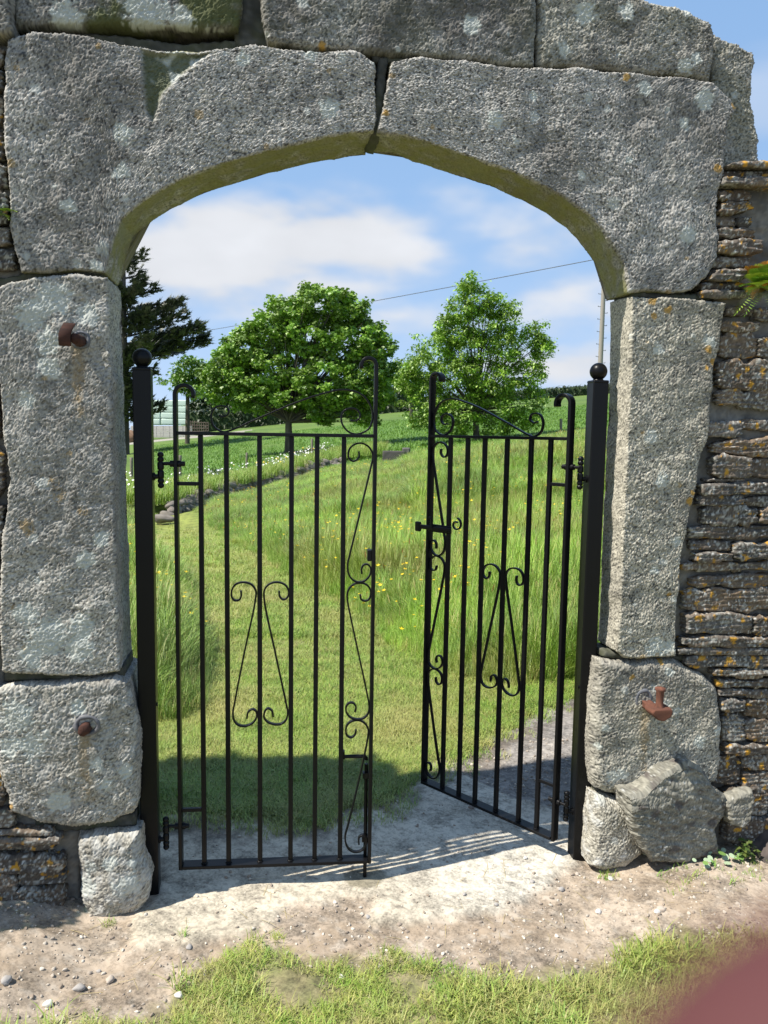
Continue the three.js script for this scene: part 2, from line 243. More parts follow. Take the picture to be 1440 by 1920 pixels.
graniteBlock('coping_stone', { b: [[502, 76], [560, 86], [640, 91], [700, 94], [760, 101], [860, 106], [940, 118], [1006, 123]], r: [[1006, 123], [1009, 60], [1004, -60]], t: [[496, -70], [740, -75], [1004, -60]], l: [[502, 76], [495, 40], [490, 0], [496, -70]] },
  { seed: 57, zf: ZF - .005, dark: .75, tone: .8, green: .22, r: .02, zb: -.3, side: .02 });
graniteBlock('coping_stone', { b: [[1013, 122], [1077, 123], [1160, 129], [1247, 138], [1300, 140], [1338, 146]], r: [[1338, 146], [1345, 100], [1347, 60], [1338, 34]], t: [[1014, -60], [1120, -40], [1220, -8], [1250, 0], [1300, 12], [1338, 34]], l: [[1013, 122], [1010, 60], [1014, -60]] },
  { seed: 61, zf: ZF - .012, dark: .5, tone: .95, green: .2, warm: .5, r: .024, zb: -.3, side: .02, rough: 1.3 });
graniteBlock('end_stone', { b: [[1350, 322], [1390, 318], [1428, 316]], r: [[1428, 316], [1424, 260], [1412, 190], [1410, 150], [1421, 118], [1416, 95]], t: [[1335, 62], [1352, 68], [1385, 78], [1416, 95]], l: [[1350, 322], [1345, 250], [1335, 150], [1335, 62]] },
  { seed: 67, at: ZF - .06, zf: ZF - .06, dark: .5, green: .25, tone: .85, warm: .7, r: .02, zb: -.3, side: .02, rough: 1.4 });
graniteBlock('end_stone', { b: [[-60, 62], [-20, 66], [8, 64], [20, 58]], r: [[20, 58], [18, 20], [16, -60]], t: [[-70, -60], [-20, -64], [16, -60]], l: [[-60, 62], [-62, 0], [-70, -60]] },
  { seed: 71, zf: ZF + .01, zb: -.3, side: .02, warm: .6 });
// mortar filling of the keystone joint and of the bed joints, a little recessed
function mortarStrip(name, pts, w, o = {}) { // recessed pointing between blocks
  const a = px2(pts, ZF), l = [], r = []; for (let i = 0; i < a.length; i++) { const p = a[Math.max(0, i - 1)], q = a[Math.min(a.length - 1, i + 1)]; const L = Math.hypot(q[0] - p[0], q[1] - p[1]); const nx = -(q[1] - p[1]) / L * w, ny = (q[0] - p[0]) / L * w; l.push([a[i][0] + nx, a[i][1] + ny]); r.push([a[i][0] - nx, a[i][1] - ny]); }
  const S = { b: r, t: l, l: [r[0], l[0]], r: [r[r.length - 1], l[l.length - 1]] };
  return part(arch, name, block(S, { zf: ZF - (o.in ?? .03), zb: o.zb ?? -.11, r: .004, cell: .007, side: .02, disp: (x, y, z) => .006 * N3(x * 40, y * 40, z * 40) + .003 * N3(x * 110, y * 110, z * 110), paint: (x, y, z) => { const n = N3(x * 50, y * 50, z * 50) * .5 + .5; return mix3(mix3([.035, .035, .028], [.055, .06, .03], clamp(.5 + N3(x * 12, y * 12, z * 12) * 1.4)), [.15, .145, .13], n * n * .8); } }), M.stone);
}
mortarStrip('mortar_joint', [[707.5, 248], [710, 215], [715, 170], [719, 128], [722, 98]], .016, { in: .026, zb: -.085 });
mortarStrip('mortar_joint', [[0, 70], [100, 52], [220, 62], [330, 78], [450, 70], [500, 82]], .034, { in: .085 });
mortarStrip('mortar_joint', [[472, 70], [473, 20], [473, -70]], .055, { in: .08 });
mortarStrip('mortar_joint', [[700, 100], [760, 106], [900, 116], [1040, 126], [1180, 134], [1330, 150]], .012, { in: .03 });
mortarStrip('mortar_joint', [[-20, 530], [60, 514], [130, 511], [190, 515]], .016, { in: .035, zb: -.1 });
mortarStrip('mortar_joint', [[0, 1274], [100, 1272], [200, 1268], [228, 1266]], .018, { in: .04, zb: -.13 });
mortarStrip('mortar_joint', [[60, 1556], [140, 1560], [250, 1548]], .02, { in: .04, zb: -.09 });
mortarStrip('mortar_joint', [[1190, 549], [1260, 554], [1340, 556]], .012, { in: .025, zb: -.05 });
mortarStrip('mortar_joint', [[1140, 1232], [1200, 1238], [1290, 1240]], .012, { in: .035, zb: -.05 });
mortarStrip('mortar_joint', [[1125, 1490], [1190, 1502]], .015, { in: .05, zb: -.04 });

// old iron left in the stone
const rustPaint = (g) => { const p = g.attributes.position.array, c = new Float32Array(p.length); for (let i = 0; i < p.length; i += 3) { const n = N3(p[i] * 90, p[i + 1] * 90, p[i + 2] * 90), m = N3(p[i] * 300, p[i + 1] * 300, p[i + 2] * 300); const q = mix3([.06, .024, .016], [.17, .065, .038], clamp(.5 + n * .8 + m * .3)); c.set(q, i); } g.setAttribute('color', new THREE.BufferAttribute(c, 3)); return g; };
function roughen(g, a, f) { const q = mergeVertices(new THREE.BufferGeometry().copy(g).deleteAttribute('normal').deleteAttribute('uv'), 1e-5); q.computeVertexNormals(); const p = q.attributes.position.array, n = q.attributes.normal.array; for (let i = 0; i < p.length; i += 3) { const e = a * N3(p[i] * f, p[i + 1] * f, p[i + 2] * f); p[i] += n[i] * e; p[i + 1] += n[i + 1] * e; p[i + 2] += n[i + 2] * e; } q.computeVertexNormals(); return q; }
{ // pin on a block, lower right
  const o = onZ(1211, 1314, ZF);
  const pts = [[0, .0], [.022, 0], [.019, .008], [.0145, .016], [.0125, .03], [.013, .05], [.0145, .064], [.0185, .072], [.018, .08], [0, .082]].map(([r, y]) => new THREE.Vector2(r, y));
  const pin = new THREE.LatheGeometry(pts, 18).translate(o.x, o.y + .004, ZF + .098);
  const sh = new THREE.Shape(); sh.moveTo(-.034, .014); sh.quadraticCurveTo(-.03, -.008, 0, -.016); sh.quadraticCurveTo(.03, -.012, .034, .012); sh.lineTo(.03, .02); sh.lineTo(-.03, .02); sh.closePath();
  const head = new THREE.ExtrudeGeometry(sh, { depth: .055, bevelEnabled: true, bevelSize: .005, bevelThickness: .006, bevelSegments: 3 }).translate(o.x, o.y - .012, ZF + .066);
  const shaft = new THREE.BoxGeometry(.034, .026, .12, 4, 4, 10).translate(o.x - .002, o.y - .008, ZF + .03);
  const m = part(arch, 'hinge_pin', rustPaint(roughen(mergeGeometries([pin, head, shaft].map((g) => { const q = g.index ? g.toNonIndexed() : g; q.deleteAttribute('uv'); return q; })), .0016, 90)), M.rust); m.userData.label = 'rusty upright hinge pin on the right lower jamb';
  const lead = new THREE.TorusGeometry(.028, .007, 8, 22).scale(1, 1.15, 1).translate(o.x - .012, o.y + .008, ZF + .001); const lm = part(arch, 'lead_collar', roughen(lead, .004, 60), std({ color: lin(.13, .135, .15), roughness: .7 })); lm.userData.label = 'grey lead round the hinge pin';
}
{ // bent strap, upper left
  const o = onZ(143, 636, ZF); const pts = []; for (let i = 0; i <= 10; i++) { const t = i / 10; pts.push(V(o.x - .002 - .014 * Math.sin(Math.min(1, t * 1.5) * 1.5), lerp(.04, -.03, t) + o.y, ZF + .062 + .028 * Math.sin(Math.PI * (.15 + .6 * t)))); }
  const pos = [], idx = []; for (let i = 0; i <= 10; i++) { for (const [dx, dz] of [[-.016, .005], [.017, 0], [.017, -.01], [-.016, -.005]]) pos.push(pts[i].x + dx, pts[i].y, pts[i].z + dz); if (i) for (let k = 0; k < 4; k++) { const a = (i - 1) * 4 + k, b = (i - 1) * 4 + (k + 1) % 4; idx.push(a, b, b + 4, a, b + 4, a + 4); } } idx.push(0, 2, 1, 0, 3, 2, 40, 41, 42, 40, 42, 43);
  let g = geoOf(pos, idx).toNonIndexed(); g.computeVertexNormals(); const sh = new THREE.CylinderGeometry(.016, .02, .1, 14, 5).rotateX(Math.PI / 2).translate(o.x + .012, o.y - .006, ZF + .03).toNonIndexed(); sh.deleteAttribute('uv');
  const m = part(arch, 'hinge_pin', rustPaint(roughen(mergeGeometries([g, sh]), .0012, 90)), M.oldrust); m.userData.label = 'dark rusty bent strap on the left upper jamb';
  const m2 = part(arch, 'lead_collar', roughen(new THREE.TorusGeometry(.024, .006, 8, 20).translate(o.x + .014, o.y - .002, ZF + .001), .004, 70), std({ color: lin(.12, .125, .14), roughness: .7 })); m2.userData.label = 'grey lead round the bent strap';
}
{ // broken stub in its lead socket, lower left
  const o = onZ(162, 1358, ZF); const s = rustPaint(roughen(new THREE.CylinderGeometry(.018, .021, .07, 10, 6).rotateX(Math.PI / 2).translate(o.x, o.y - .006, ZF + .012), .006, 60));
  part(arch, 'hinge_pin', s, M.oldrust).userData.label = 'broken rusty stub in the left lower jamb';
  part(arch, 'lead_collar', roughen(new THREE.TorusGeometry(.034, .008, 8, 22).scale(1.05, .9, 1).translate(o.x + .004, o.y, ZF + .01), .005, 60), std({ color: lin(.13, .13, .14), roughness: .6 })).userData.label = 'dark lead socket of the broken stub';
}
console.log('arch');

// ---------------------------------------------------------------- the slate rubble walls either side, with the thick core of the old wall behind
const slatePaint = (seed, tone = 1, brown = 0) => (x, y, z, front, e) => {
  const big = N3(x * 11 + seed, y * 16, z * 11), f = N3(x * 60, y * 150, z * 60 + seed), s = N3(x * 160, y * 160, z * 160);
  let c = mix3([.105, .10, .092], [.14, .10, .065], clamp(brown + .2 + big * .6)); const k = tone * (1 + .4 * f + .25 * s + .3 * big + .6 * (hash3(x, y, z, 9) - .5)); c = [c[0] * k, c[1] * k, c[2] * k];
  c = mix3(c, [.40, .40, .36], .72 * sst(.12, .42, N3(x * 85, y * 85, z * 85 + seed * 3) * .7 + .5 * s + .45 * N3(x * 8, y * 8, seed)));   // grey lichen crust
  c = mix3(c, [.52, .53, .50], .8 * sst(.43, .52, N3(x * 95 + seed, y * 95, z * 95)));                                                  // small white spots
  c = mix3(c, [.52, .27, .015], .85 * sst(.42, .55, N3(x * 34 + seed * 2, y * 34, z * 34) + .25 * s));                                     // orange lichen
  return c; };
const lam = (v) => v - Math.floor(v);
const slateDisp = (seed) => (x, y, z) => .0045 * N3(x * 12 + seed, y * 75, z * 12) + .0038 * N3(x * 30, y * 150, z * 30 + seed) + .0022 * N3(x * 120, y * 120, z * 120) + .003 * N3(x * 7 + seed, y * 7, 1) + .0065 * (lam(y * 62 + .9 * N3(x * 5 + seed, y * 3, z * 5)) - .5);
const mortarPaint = (x, y, z) => { const n = N3(x * 60, y * 60, z * 60), m = N3(x * 9, y * 9, z * 9), s = N3(x * 170, y * 170, z * 170); let c = [.19, .178, .155]; const k = 1 + .35 * n + .3 * s + .3 * m; c = [c[0] * k, c[1] * k, c[2] * k]; return mix3(c, [.05, .05, .048], sst(.05, .5, m + n * .4) * .7); };
function slateWall(name, label, list, seed0) {
  const t = thing(name, label, 'wall'); const R = rng(seed0);
  for (const q of list) {
    const [x0, y0, x1, y1, o = {}] = q; const z = ZF + (o.z ?? lerp(-.024, .002, R())); const c = (x, y) => [x, y]; const j = (k) => (R() - .5) * k, h = y1 - y0; const n = Math.max(2, Math.round((x1 - x0) / 18));
    const bot = [], top = []; const tl = o.tl ?? 0, tr = o.tr ?? 0, bl = o.bl ?? 0, br = o.br ?? 0;
    for (let i = 0; i <= n; i++) { const u = i / n; const ends = i === 0 || i === n; top.push(c(lerp(x0 + (o.sl ?? 0), x1, u), lerp(y0 + tl, y0 + tr, u) + (ends ? h * .14 : j(h * .22)) - (o.arc ?? 0) * Math.sin(Math.PI * u))); bot.push(c(lerp(x0 + (o.bs ?? 0), x1, u), lerp(y1 + bl, y1 + br, u) - (ends ? h * .12 : j(h * .2)) + (o.arc ?? 0) * Math.sin(Math.PI * u))); }
    const seed = R() * 50; const S = sidesPx({ b: bot, t: top, l: [bot[0], [lerp(bot[0][0], top[0][0], .5) + j(4), (bot[0][1] + top[0][1]) / 2], top[0]], r: [bot[n], [bot[n][0] + j(4), (bot[n][1] + top[n][1]) / 2], top[n]] }, ZF);
    part(t, 'slate', block(S, { zf: z, zb: -.02, r: Math.min(.006, h / 520 * .22), cell: .0042, side: .009, disp: slateDisp(seed), paint: slatePaint(seed, o.tone ?? lerp(.75, 1.25, R()), o.brown ?? R() * .5), tiltY: (R() - .55) * .25, tiltX: (R() - .5) * .06 }), M.stone);
  }
  return t;
}
const E1 = () => 1480 + ((eN = (eN * 7 + 3) % 11) * 16); let eN = 4;
const rw = slateWall('slate_wall', 'dark slate rubble wall spotted with orange and white lichen, right of the arch', [
  [1366, 306, E1(), 316, { z: .02 }], [1358, 316, E1(), 333, { tone: .6 }], [1354, 333, E1(), 350, { z: .015 }], [1366, 353, 1417, 374, { brown: .8, tone: .8 }], [1352, 354, 1366, 376], [1348, 375, 1415, 401, { brown: .9, tone: .8, tl: 0, br: -8, sl: 10 }],
  [1344, 402, 1386, 424, { brown: .4 }], [1387, 402, 1414, 424, { tone: .6 }], [1346, 425, 1419, 445, { brown: .6 }], [1346, 448, 1429, 476, { z: .01 }], [1342, 480, 1411, 500], [1330, 502, 1399, 526, { sl: 14, z: .01 }], [1320, 527, 1405, 542, { tone: .55 }], [1318, 542, 1405, 558, { z: .005 }],
  [1368, 571, 1419, 592], [1422, 575, E1(), 600], [1354, 600, 1430, 621], [1357, 623, 1427, 671, { tone: 1.2 }], [1427, 628, E1(), 672], [1349, 676, E1(), 728], [1349, 730, E1(), 783, { tone: 1.2, bl: -22 }], [1330, 785, 1396, 818, { bl: 4, tl: 4 }], [1398, 786, E1(), 806], [1340, 812, E1(), 853, { tl: 16, tr: -2, brown: .7 }],
  [1340, 853, 1412, 897], [1413, 862, E1(), 896], [1330, 897, 1400, 904], [1316, 905, E1(), 928, { tone: .8 }], [1313, 928, 1400, 950, { tone: .75 }], [1402, 933, E1(), 950], [1321, 951, 1424, 983, { arc: 6, tone: .8 }], [1427, 953, E1(), 984], [1297, 987, E1(), 1011, { tone: .8 }], [1301, 1014, 1376, 1034], [1378, 1018, E1(), 1050, { tone: .7 }],
  [1305, 1036, 1377, 1055], [1286, 1056, E1(), 1073], [1304, 1075, E1(), 1103, { tl: 8, tr: -3, brown: .5 }], [1288, 1106, E1(), 1149, { brown: .5 }], [1290, 1151, 1412, 1191], [1414, 1157, E1(), 1191], [1281, 1194, E1(), 1213, { z: .008 }], [1274, 1215, E1(), 1229, { z: .005 }], [1289, 1231, E1(), 1253],
  [1340, 1255, E1(), 1271, { z: .004 }], [1348, 1275, E1(), 1292], [1352, 1296, E1(), 1310], [1356, 1312, 1401, 1337], [1403, 1314, E1(), 1351, { brown: .7 }], [1359, 1341, 1401, 1396], [1403, 1353, E1(), 1394], [1362, 1398, E1(), 1418], [1330, 1420, 1394, 1476, { tone: .6, brown: .5 }], [1396, 1448, E1(), 1493, { brown: .6 }], [1396, 1420, E1(), 1446], [1362, 1480, 1440, 1530, { tone: .7 }], [1362, 1532, E1(), 1580, { tone: .7 }],
], 77);
const lw = slateWall('slate_wall', 'dark slate rubble wall beside the left jamb, partly hidden', [
  [-90, 78, 4, 120], [-95, 122, 2, 170, { tone: .7 }], [-90, 172, 0, 230], [-100, 232, 2, 300, { tone: .6 }], [-80, 302, 8, 352, { tone: .6 }], [-90, 354, 10, 420, { tone: .7 }], [-70, 422, 16, 460, { tone: 1.2 }], [-90, 462, 24, 505, { tone: .6 }],
  [-120, 560, -26, 640], [-110, 645, -8, 720], [-120, 725, -6, 830, { tone: .8 }], [-110, 835, 2, 930], [-120, 935, 2, 1030, { tone: .8 }], [-110, 1035, -6, 1130], [-120, 1135, -6, 1230], [-110, 1240, -24, 1330, { tone: .8 }], [-110, 1335, -28, 1440], [-100, 1445, 4, 1520, { tone: .7 }], [-90, 1522, 24, 1556, { tone: .9 }],
  [-110, 1557, 98, 1569, { z: .004 }], [-110, 1570, 112, 1580, { z: .01 }], [-110, 1581, 98, 1603, { tone: .8 }], [-110, 1606, 117, 1638, { tone: .7, z: 0 }], [30, 1638, 118, 1667, { tone: .8 }], [-110, 1640, 30, 1700, { brown: .4 }], [28, 1668, 118, 1706, { brown: .5, tone: .8 }],
], 99);
// pointing and core: a rough slab behind the stones of each side
function core(parent, S, zf, zb, cell) { return part(parent, 'mortar_bed', block(S, { zf, zb, r: .02, cell, side: .05, disp: (x, y, z) => .011 * N3(x * 13, y * 20, z * 13) + .006 * N3(x * 45, y * 45, z * 45) + .003 * N3(x * 110, y * 110, z * 110), paint: mortarPaint }), M.stone); }
{ const a = px2([[1360, 306], [1340, 540], [1352, 580], [1335, 690], [1318, 860], [1290, 985], [1266, 1100], [1262, 1240], [1340, 1275], [1350, 1620]], ZF); const rx = 3.3;
  core(rw, { l: [...a].reverse(), r: [[rx, a[9][1]], [rx, a[0][1]]], b: [a[9], [rx, a[9][1]]], t: [a[0], [rx, a[0][1] - .02]] }, ZF - .052, -.33, .0085); }
{ const a = px2([[14, 60], [8, 230], [16, 330], [24, 470], [34, 512], [-10, 545], [0, 700], [14, 900], [2, 1150], [2, 1270], [-10, 1420], [20, 1530], [70, 1552], [146, 1570], [146, 1720]], ZF); const lx = -2.1;
  core(lw, { r: [...a].reverse(), l: [[lx, a[14][1]], [lx, a[0][1]]], b: [[lx, a[14][1]], a[14]], t: [[lx, a[0][1]], a[0]] }, ZF - .055, -.33, .0085); }
// the same coursing carried on past the frame
function courses(t, x0, x1, yTop, seed) { const R = rng(seed); let y = -.12, n = 0; while (y < yTop - .02) { const h = Math.min(lerp(.035, .1, R() * R() + .15), yTop - y); let x = x0 - R() * .1; while (x < x1 - .03) { const w = Math.min(lerp(.14, .42, R()), x1 - x), j = () => (R() - .5) * .012, g = .007, q = R() * 50; const a = [x + g, y + g + j()], b = [x + w - g, y + g + j()], c = [x + w - g + j(), y + h - g + j()], d = [x + g + j(), y + h - g + j()], mb = [x + w / 2, y + g + j()], mt = [x + w / 2, y + h - g + j()];
  part(t, 'slate', block({ b: [a, mb, b], r: [b, c], t: [d, mt, c], l: [a, d] }, { zf: ZF + lerp(-.028, 0, R()), zb: -.02, r: Math.min(.006, h * .2), cell: .011, side: .025, disp: slateDisp(q), paint: slatePaint(q, lerp(.75, 1.25, R()), R() * .5), tiltY: (R() - .55) * .2 }), M.stone); x += w; n++; } y += h; } return n; }
console.log('courses', courses(lw, -2.05, -.70, 2.95, 5), courses(rw, 2.32, 3.3, 2.36, 6));
const cw = thing('wall_core', 'rough rubble back of the old gateway wall behind the granite blocks', 'wall');
const rub = (n, S, zf, zb) => part(cw, n, block(S, { zf, zb, r: .03, cell: .035, side: .06, disp: (x, y, z) => .02 * N3(x * 6, y * 9, z * 6) + .01 * N3(x * 20, y * 25, z * 20), paint: (x, y, z) => { const n = N3(x * 9, y * 14, z * 9); return mix3([.11, .105, .1], [.22, .21, .2], clamp(.5 + n)); } }), M.stone);
const quad = (x0, y0, x1, y1) => ({ b: [[x0, y0], [x1, y0]], t: [[x0, y1], [x1, y1]], l: [[x0, y0], [x0, y1]], r: [[x1, y0], [x1, y1]] });
rub('rubble', quad(-4.6, -.2, -2.08, 3.0), .07, -.34); rub('rubble', quad(-.97, -.2, -.34, 2.78), -.17, -.335); rub('rubble', quad(1.84, -.2, 1.97, 2.78), -.13, -.325); rub('rubble', quad(-.97, 2.79, 2.05, 2.99), -.13, -.335); rub('rubble', quad(3.29, -.2, 4.2, 2.38), .06, -.33);
console.log('walls');
// ---------------------------------------------------------------- terrain
const GY = -.08;
const concretePoly = [[244, 1742], [250, 1782], [330, 1778], [395, 1768], [455, 1752], [505, 1735], [540, 1702], [610, 1690], [690, 1690], [700, 1730], [760, 1735], [840, 1725], [920, 1715], [990, 1690], [1050, 1650], [1085, 1622], [1075, 1560], [1030, 1520], [960, 1500], [900, 1470], [830, 1440], [790, 1445], [770, 1480], [735, 1530], [690, 1520], [600, 1555], [470, 1545], [360, 1520], [300, 1530], [290, 1600], [300, 1680], [262, 1716]];
const flatPx = (pts, y = GY) => pts.map(([px, py]) => { const d = ray(px, py), t = (y - CAM.at.y) / d.y; return [CAM.at.x + d.x * t, CAM.at.z + d.z * t]; });
const CONC = flatPx(concretePoly), DAMP = flatPx([[640, 1648], [655, 1637], [690, 1630], [720, 1636], [728, 1648], [712, 1662], [690, 1674], [655, 1666]]);
const LAWNF = flatPx([[150, 1524], [300, 1526], [360, 1524], [430, 1532], [480, 1528], [530, 1545], [600, 1532], [650, 1505], [700, 1500], [745, 1495], [775, 1465], [790, 1437], [870, 1417], [910, 1405], [960, 1380], [1010, 1358], [1080, 1338], [1140, 1328]]);
const lawnLine = (x) => { if (x <= LAWNF[0][0]) return LAWNF[0][1]; for (let i = 1; i < LAWNF.length; i++) if (x < LAWNF[i][0]) { const a = LAWNF[i - 1], b = LAWNF[i]; return lerp(a[1], b[1], (x - a[0]) / (b[0] - a[0])); } return LAWNF[LAWNF.length - 1][1]; };
const FRONT = flatPx([[-40, 1960], [120, 1925], [220, 1915], [310, 1892], [335, 1838], [400, 1798], [455, 1772], [520, 1768], [570, 1795], [640, 1790], [700, 1798], [760, 1786], [830, 1806], [880, 1826], [972, 1826], [1043, 1816], [1120, 1812], [1166, 1801], [1171, 1772], [1220, 1757], [1279, 1751], [1330, 1770], [1374, 1776], [1440, 1782], [1560, 1780]]);
const frontLine = (x) => { if (x <= FRONT[0][0]) return FRONT[0][1]; for (let i = 1; i < FRONT.length; i++) if (x < FRONT[i][0]) { const a = FRONT[i - 1], b = FRONT[i]; return lerp(a[1], b[1], (x - a[0]) / (b[0] - a[0])); } return FRONT[FRONT.length - 1][1]; };
function hField(d, t) { return .72 + 3.3 * t + (d - 28) * (.042 + (t > 0 ? .08 : .12) * t); }
function gBase(x, z) {
  const d = dOf(x, z), X = xOf(x, z);
  let y = GY + .075 * sst(-.2, -.55, x) * sst(-.5, .1, z) + .045 * sst(1.55, 1.9, x) * sst(-.3, .1, z) + .10 * sst(1.1, 2.2, x) * sst(-.2, -1.1, z);
  const k = sst(5, 19, d); y += k * (Math.max(0, X + 4.2) * .145 + .15 * sst(-9, -3, X) * 0) ;
  if (d > 21) { const t = clamp(X / d, -.42, .42); y = lerp(y, hField(d, t), sst(22.5, 29, d)); }
  return y;
}
function concM(x, z) { const d = sdPoly(CONC, x, z); return sst(-.025, .03, d + .03 * N3(x * 9, 3, z * 9) + .014 * N3(x * 30, 3, z * 30)); }
function ground(x, z) {
  let y = gBase(x, z); const d = dOf(x, z);
  if (d < 6) { const c = concM(x, z); const n = N3(x * 3.3, 1, z * 3.3) * .014 + N3(x * 11, 2, z * 11) * .006 + N3(x * 34, 2, z * 34) * .0032 + N3(x * 85, 4, z * 85) * .0018; y += n * (1 - .55 * c) + .012 * c; }
  else y += N3(x * .35, 1, z * .35) * .12 * sst(6, 12, d);
  return y;
}
function gHit(px, py) { const d = ray(px, py); let t = .5, p; for (let i = 0; i < 4000; i++) { p = CAM.at.clone().addScaledVector(d, t); if (p.y < gBase(p.x, p.z)) break; t += Math.max(.004, t * .004); } return p; }
function atDist(px, py, dist) { const d = ray(px, py), t = dist / (d.x * FH.x + d.z * FH.z); return CAM.at.clone().addScaledVector(d, t); }
function onGround(px, dist) { const p = atDist(px, 900, dist); p.y = gBase(p.x, p.z); return p; }
// mown path through the meadow, in pixels of its two edges on flat ground
const PATH = flatPx([[1140, 1330], [960, 1318], [820, 1280], [720, 1215], [640, 1150], [560, 1112], [480, 1062], [420, 1030], [372, 985], [345, 958], [300, 955], [292, 985], [310, 1040], [372, 1105], [398, 1180], [412, 1260], [400, 1330], [330, 1365], [200, 1380], [100, 1420], [100, 1530], [600, 1560], [1140, 1400]]);
const mownM = (x, z) => sst(-.22, .12, sdPoly(PATH, x, z) + .12 * N3(x * 2, 5, z * 2));
{
  const line = (a, b, s) => { const o = []; const n = Math.round((b - a) / s); for (let i = 0; i < n; i++) o.push(a + (b - a) * i / n); return o; };
  const grow = (from, to, s0, k) => { const o = []; let x = from, s = s0; while (Math.abs(x - from) < Math.abs(to - from)) { x += Math.sign(to - from) * s; o.push(x); s *= k; } return o; };
  const xs = [...grow(-1, -170, .03, 1.16).reverse(), ...line(-1, 2.6, .0095), 2.6, ...grow(2.6, 240, .03, 1.13)];
  const zs = [...grow(-1.5, -330, .02, 1.055).reverse(), ...line(-1.5, 1.05, .0095), 1.05, ...grow(1.05, 14, .05, 1.3)];
  const pos = [], col = [], uv = [], idx = [], W = xs.length;
  for (const z of zs) for (const x of xs) {
    const y = ground(x, z), d = dOf(x, z), X = xOf(x, z); pos.push(x, y, z); uv.push(x, z);
    let c;
    const n1 = N3(x * 4, 2, z * 4), n2 = N3(x * 19, 7, z * 19), n3 = N3(x * 70, 1, z * 70), n4 = N3(x * 130, 1, z * 130);
    if (d < 6 || z > -3) {
      const cc = concM(x, z); const dirt = mix3([.47, .39, .305], [.32, .25, .18], clamp(.45 + n1 * .8 + n2 * .45 + n3 * .35));
      const gravel = mix3([.20, .185, .17], [.34, .31, .28], clamp(.5 + n3 * .9 + n4 * .6));
      c = mix3(dirt, gravel, sst(.9, 1.3, x) * sst(-.1, -.4, z));
      c = mix3(c, [.50, .46, .40], .35 * sst(.15, .5, N3(x * 30 + 9, 3, z * 30) + .4 * n4));                          // crushed pale stone
      c = mix3(c, [.40 + .03 * n2, .37 + .03 * n2, .325 + .03 * n2], 0);
      const con = mix3([.60, .535, .42], [.49, .43, .33], clamp(.3 + n1 * .7 + n2 * .35)); const whit = mix3(con, [.66, .62, .53], sst(.6, 1.3, x) * sst(-.5, .3, n1 + .4) * .8);
      const sp = sst(.36, .46, N3(x * 58, 8, z * 58)); c = mix3(c, mix3(whit, [.2, .17, .14], sp * .6), cc);
      const ds = sdPoly(DAMP, x, z) + .01 * n2; c = mix3(c, [.20, .175, .115], .8 * sst(-.006, .008, ds));
      const soil = sst(.02, .10, z - lawnLine(x) + .07 * n1) * sst(.30, .14, z - lawnLine(x) + .09 * n2) * sst(-.1, .25, n1 + .5 * n2 + .1); c = mix3(c, [.13, .105, .08], .75 * soil); const lw_ = sst(.06, -.08, z - lawnLine(x) + .09 * n2 + .05 * n1), fw = sst(-.04, .05, z - frontLine(x) + .06 * n2); c = mix3(c, mix3([.18, .19, .06], [.26, .23, .11], clamp(.5 + n2)), Math.max(lw_, fw) * .85);
    } else if (d < 24) { const m = mownM(x, z); c = mix3([.14, .22, .03], [.26, .30, .06], m); const k = 1 + .3 * n1; c = [c[0] * k, c[1] * k, c[2] * k]; }
    else { const a = N3(x * .12, 2, z * .12), b = N3(x * .6, 2, z * .6) + .6 * N3(x * 2.3, 2, z * 2.3), e = N3(x * .03, 4, z * .05), s = N3(x * .9, 2, z * 3.5); c = mix3([.085, .16, .016], [.14, .225, .026], clamp(.5 + a * .8 + b * .4 + s * .35 + e)); const tr = Math.abs(d - 92 - X * .1) < 4 && X < -16 ? 1 : 0; if (tr) c = [.42, .38, .33]; }
    col.push(...c);
  }
  for (let j = 0; j < zs.length - 1; j++) for (let i = 0; i < W - 1; i++) { const a = j * W + i; idx.push(a, a + W, a + W + 1, a, a + W + 1, a + 1); }
  struct('ground', geoOf(pos, idx, col, uv), M.ground);
  console.log('ground', pos.length / 3);
}

// ---------------------------------------------------------------- the gates
const A1 = -.0737, A2 = .94, WIDTH = 1.4216, G = .6825, RAIL = 1.5666;
function ribbon(pts, thick, depth, smooth = true, n = 0) { // flat bar bent along a line in the gate plane
  let P = pts.map(([x, y]) => V(x, y, 0)); if (smooth) { const c = new THREE.CatmullRomCurve3(P, false, 'centripetal'); P = c.getPoints(n || pts.length * 5); }
  const pos = [], idx = [], h = depth / 2, w = thick / 2, bv = Math.min(w, h) * .35; const prof = [[-w + bv, -h], [w - bv, -h], [w, -h + bv], [w, h - bv], [w - bv, h], [-w + bv, h], [-w, h - bv], [-w, -h + bv]];
  for (let i = 0; i < P.length; i++) { const a = P[Math.max(0, i - 1)], b = P[Math.min(P.length - 1, i + 1)]; const L = Math.hypot(b.x - a.x, b.y - a.y) || 1, nx = -(b.y - a.y) / L, ny = (b.x - a.x) / L; for (const [u, v] of prof) pos.push(P[i].x + nx * u, P[i].y + ny * u, v); if (i) for (let k = 0; k < 8; k++) { const c = (i - 1) * 8 + k, d = (i - 1) * 8 + (k + 1) % 8; idx.push(c, d, d + 8, c, d + 8, c + 8); } }
  const e = (P.length - 1) * 8; for (let k = 1; k < 7; k++) idx.push(0, k + 1, k, e, e + k, e + k + 1);
  const g = geoOf(pos, idx).toNonIndexed(); g.computeVertexNormals(); const q = mergeVertices(g.deleteAttribute('normal'), 1e-6); q.computeVertexNormals(); return q;
}
const bar = (x0, y0, x1, y1, w, d) => { const L = Math.hypot(x1 - x0, y1 - y0); return new RoundedBoxGeometry(w, L, d, 1, Math.min(w, d) * .12).rotateZ(Math.atan2(y1 - y0, x1 - x0) - Math.PI / 2).translate((x0 + x1) / 2, (y0 + y1) / 2, 0); };
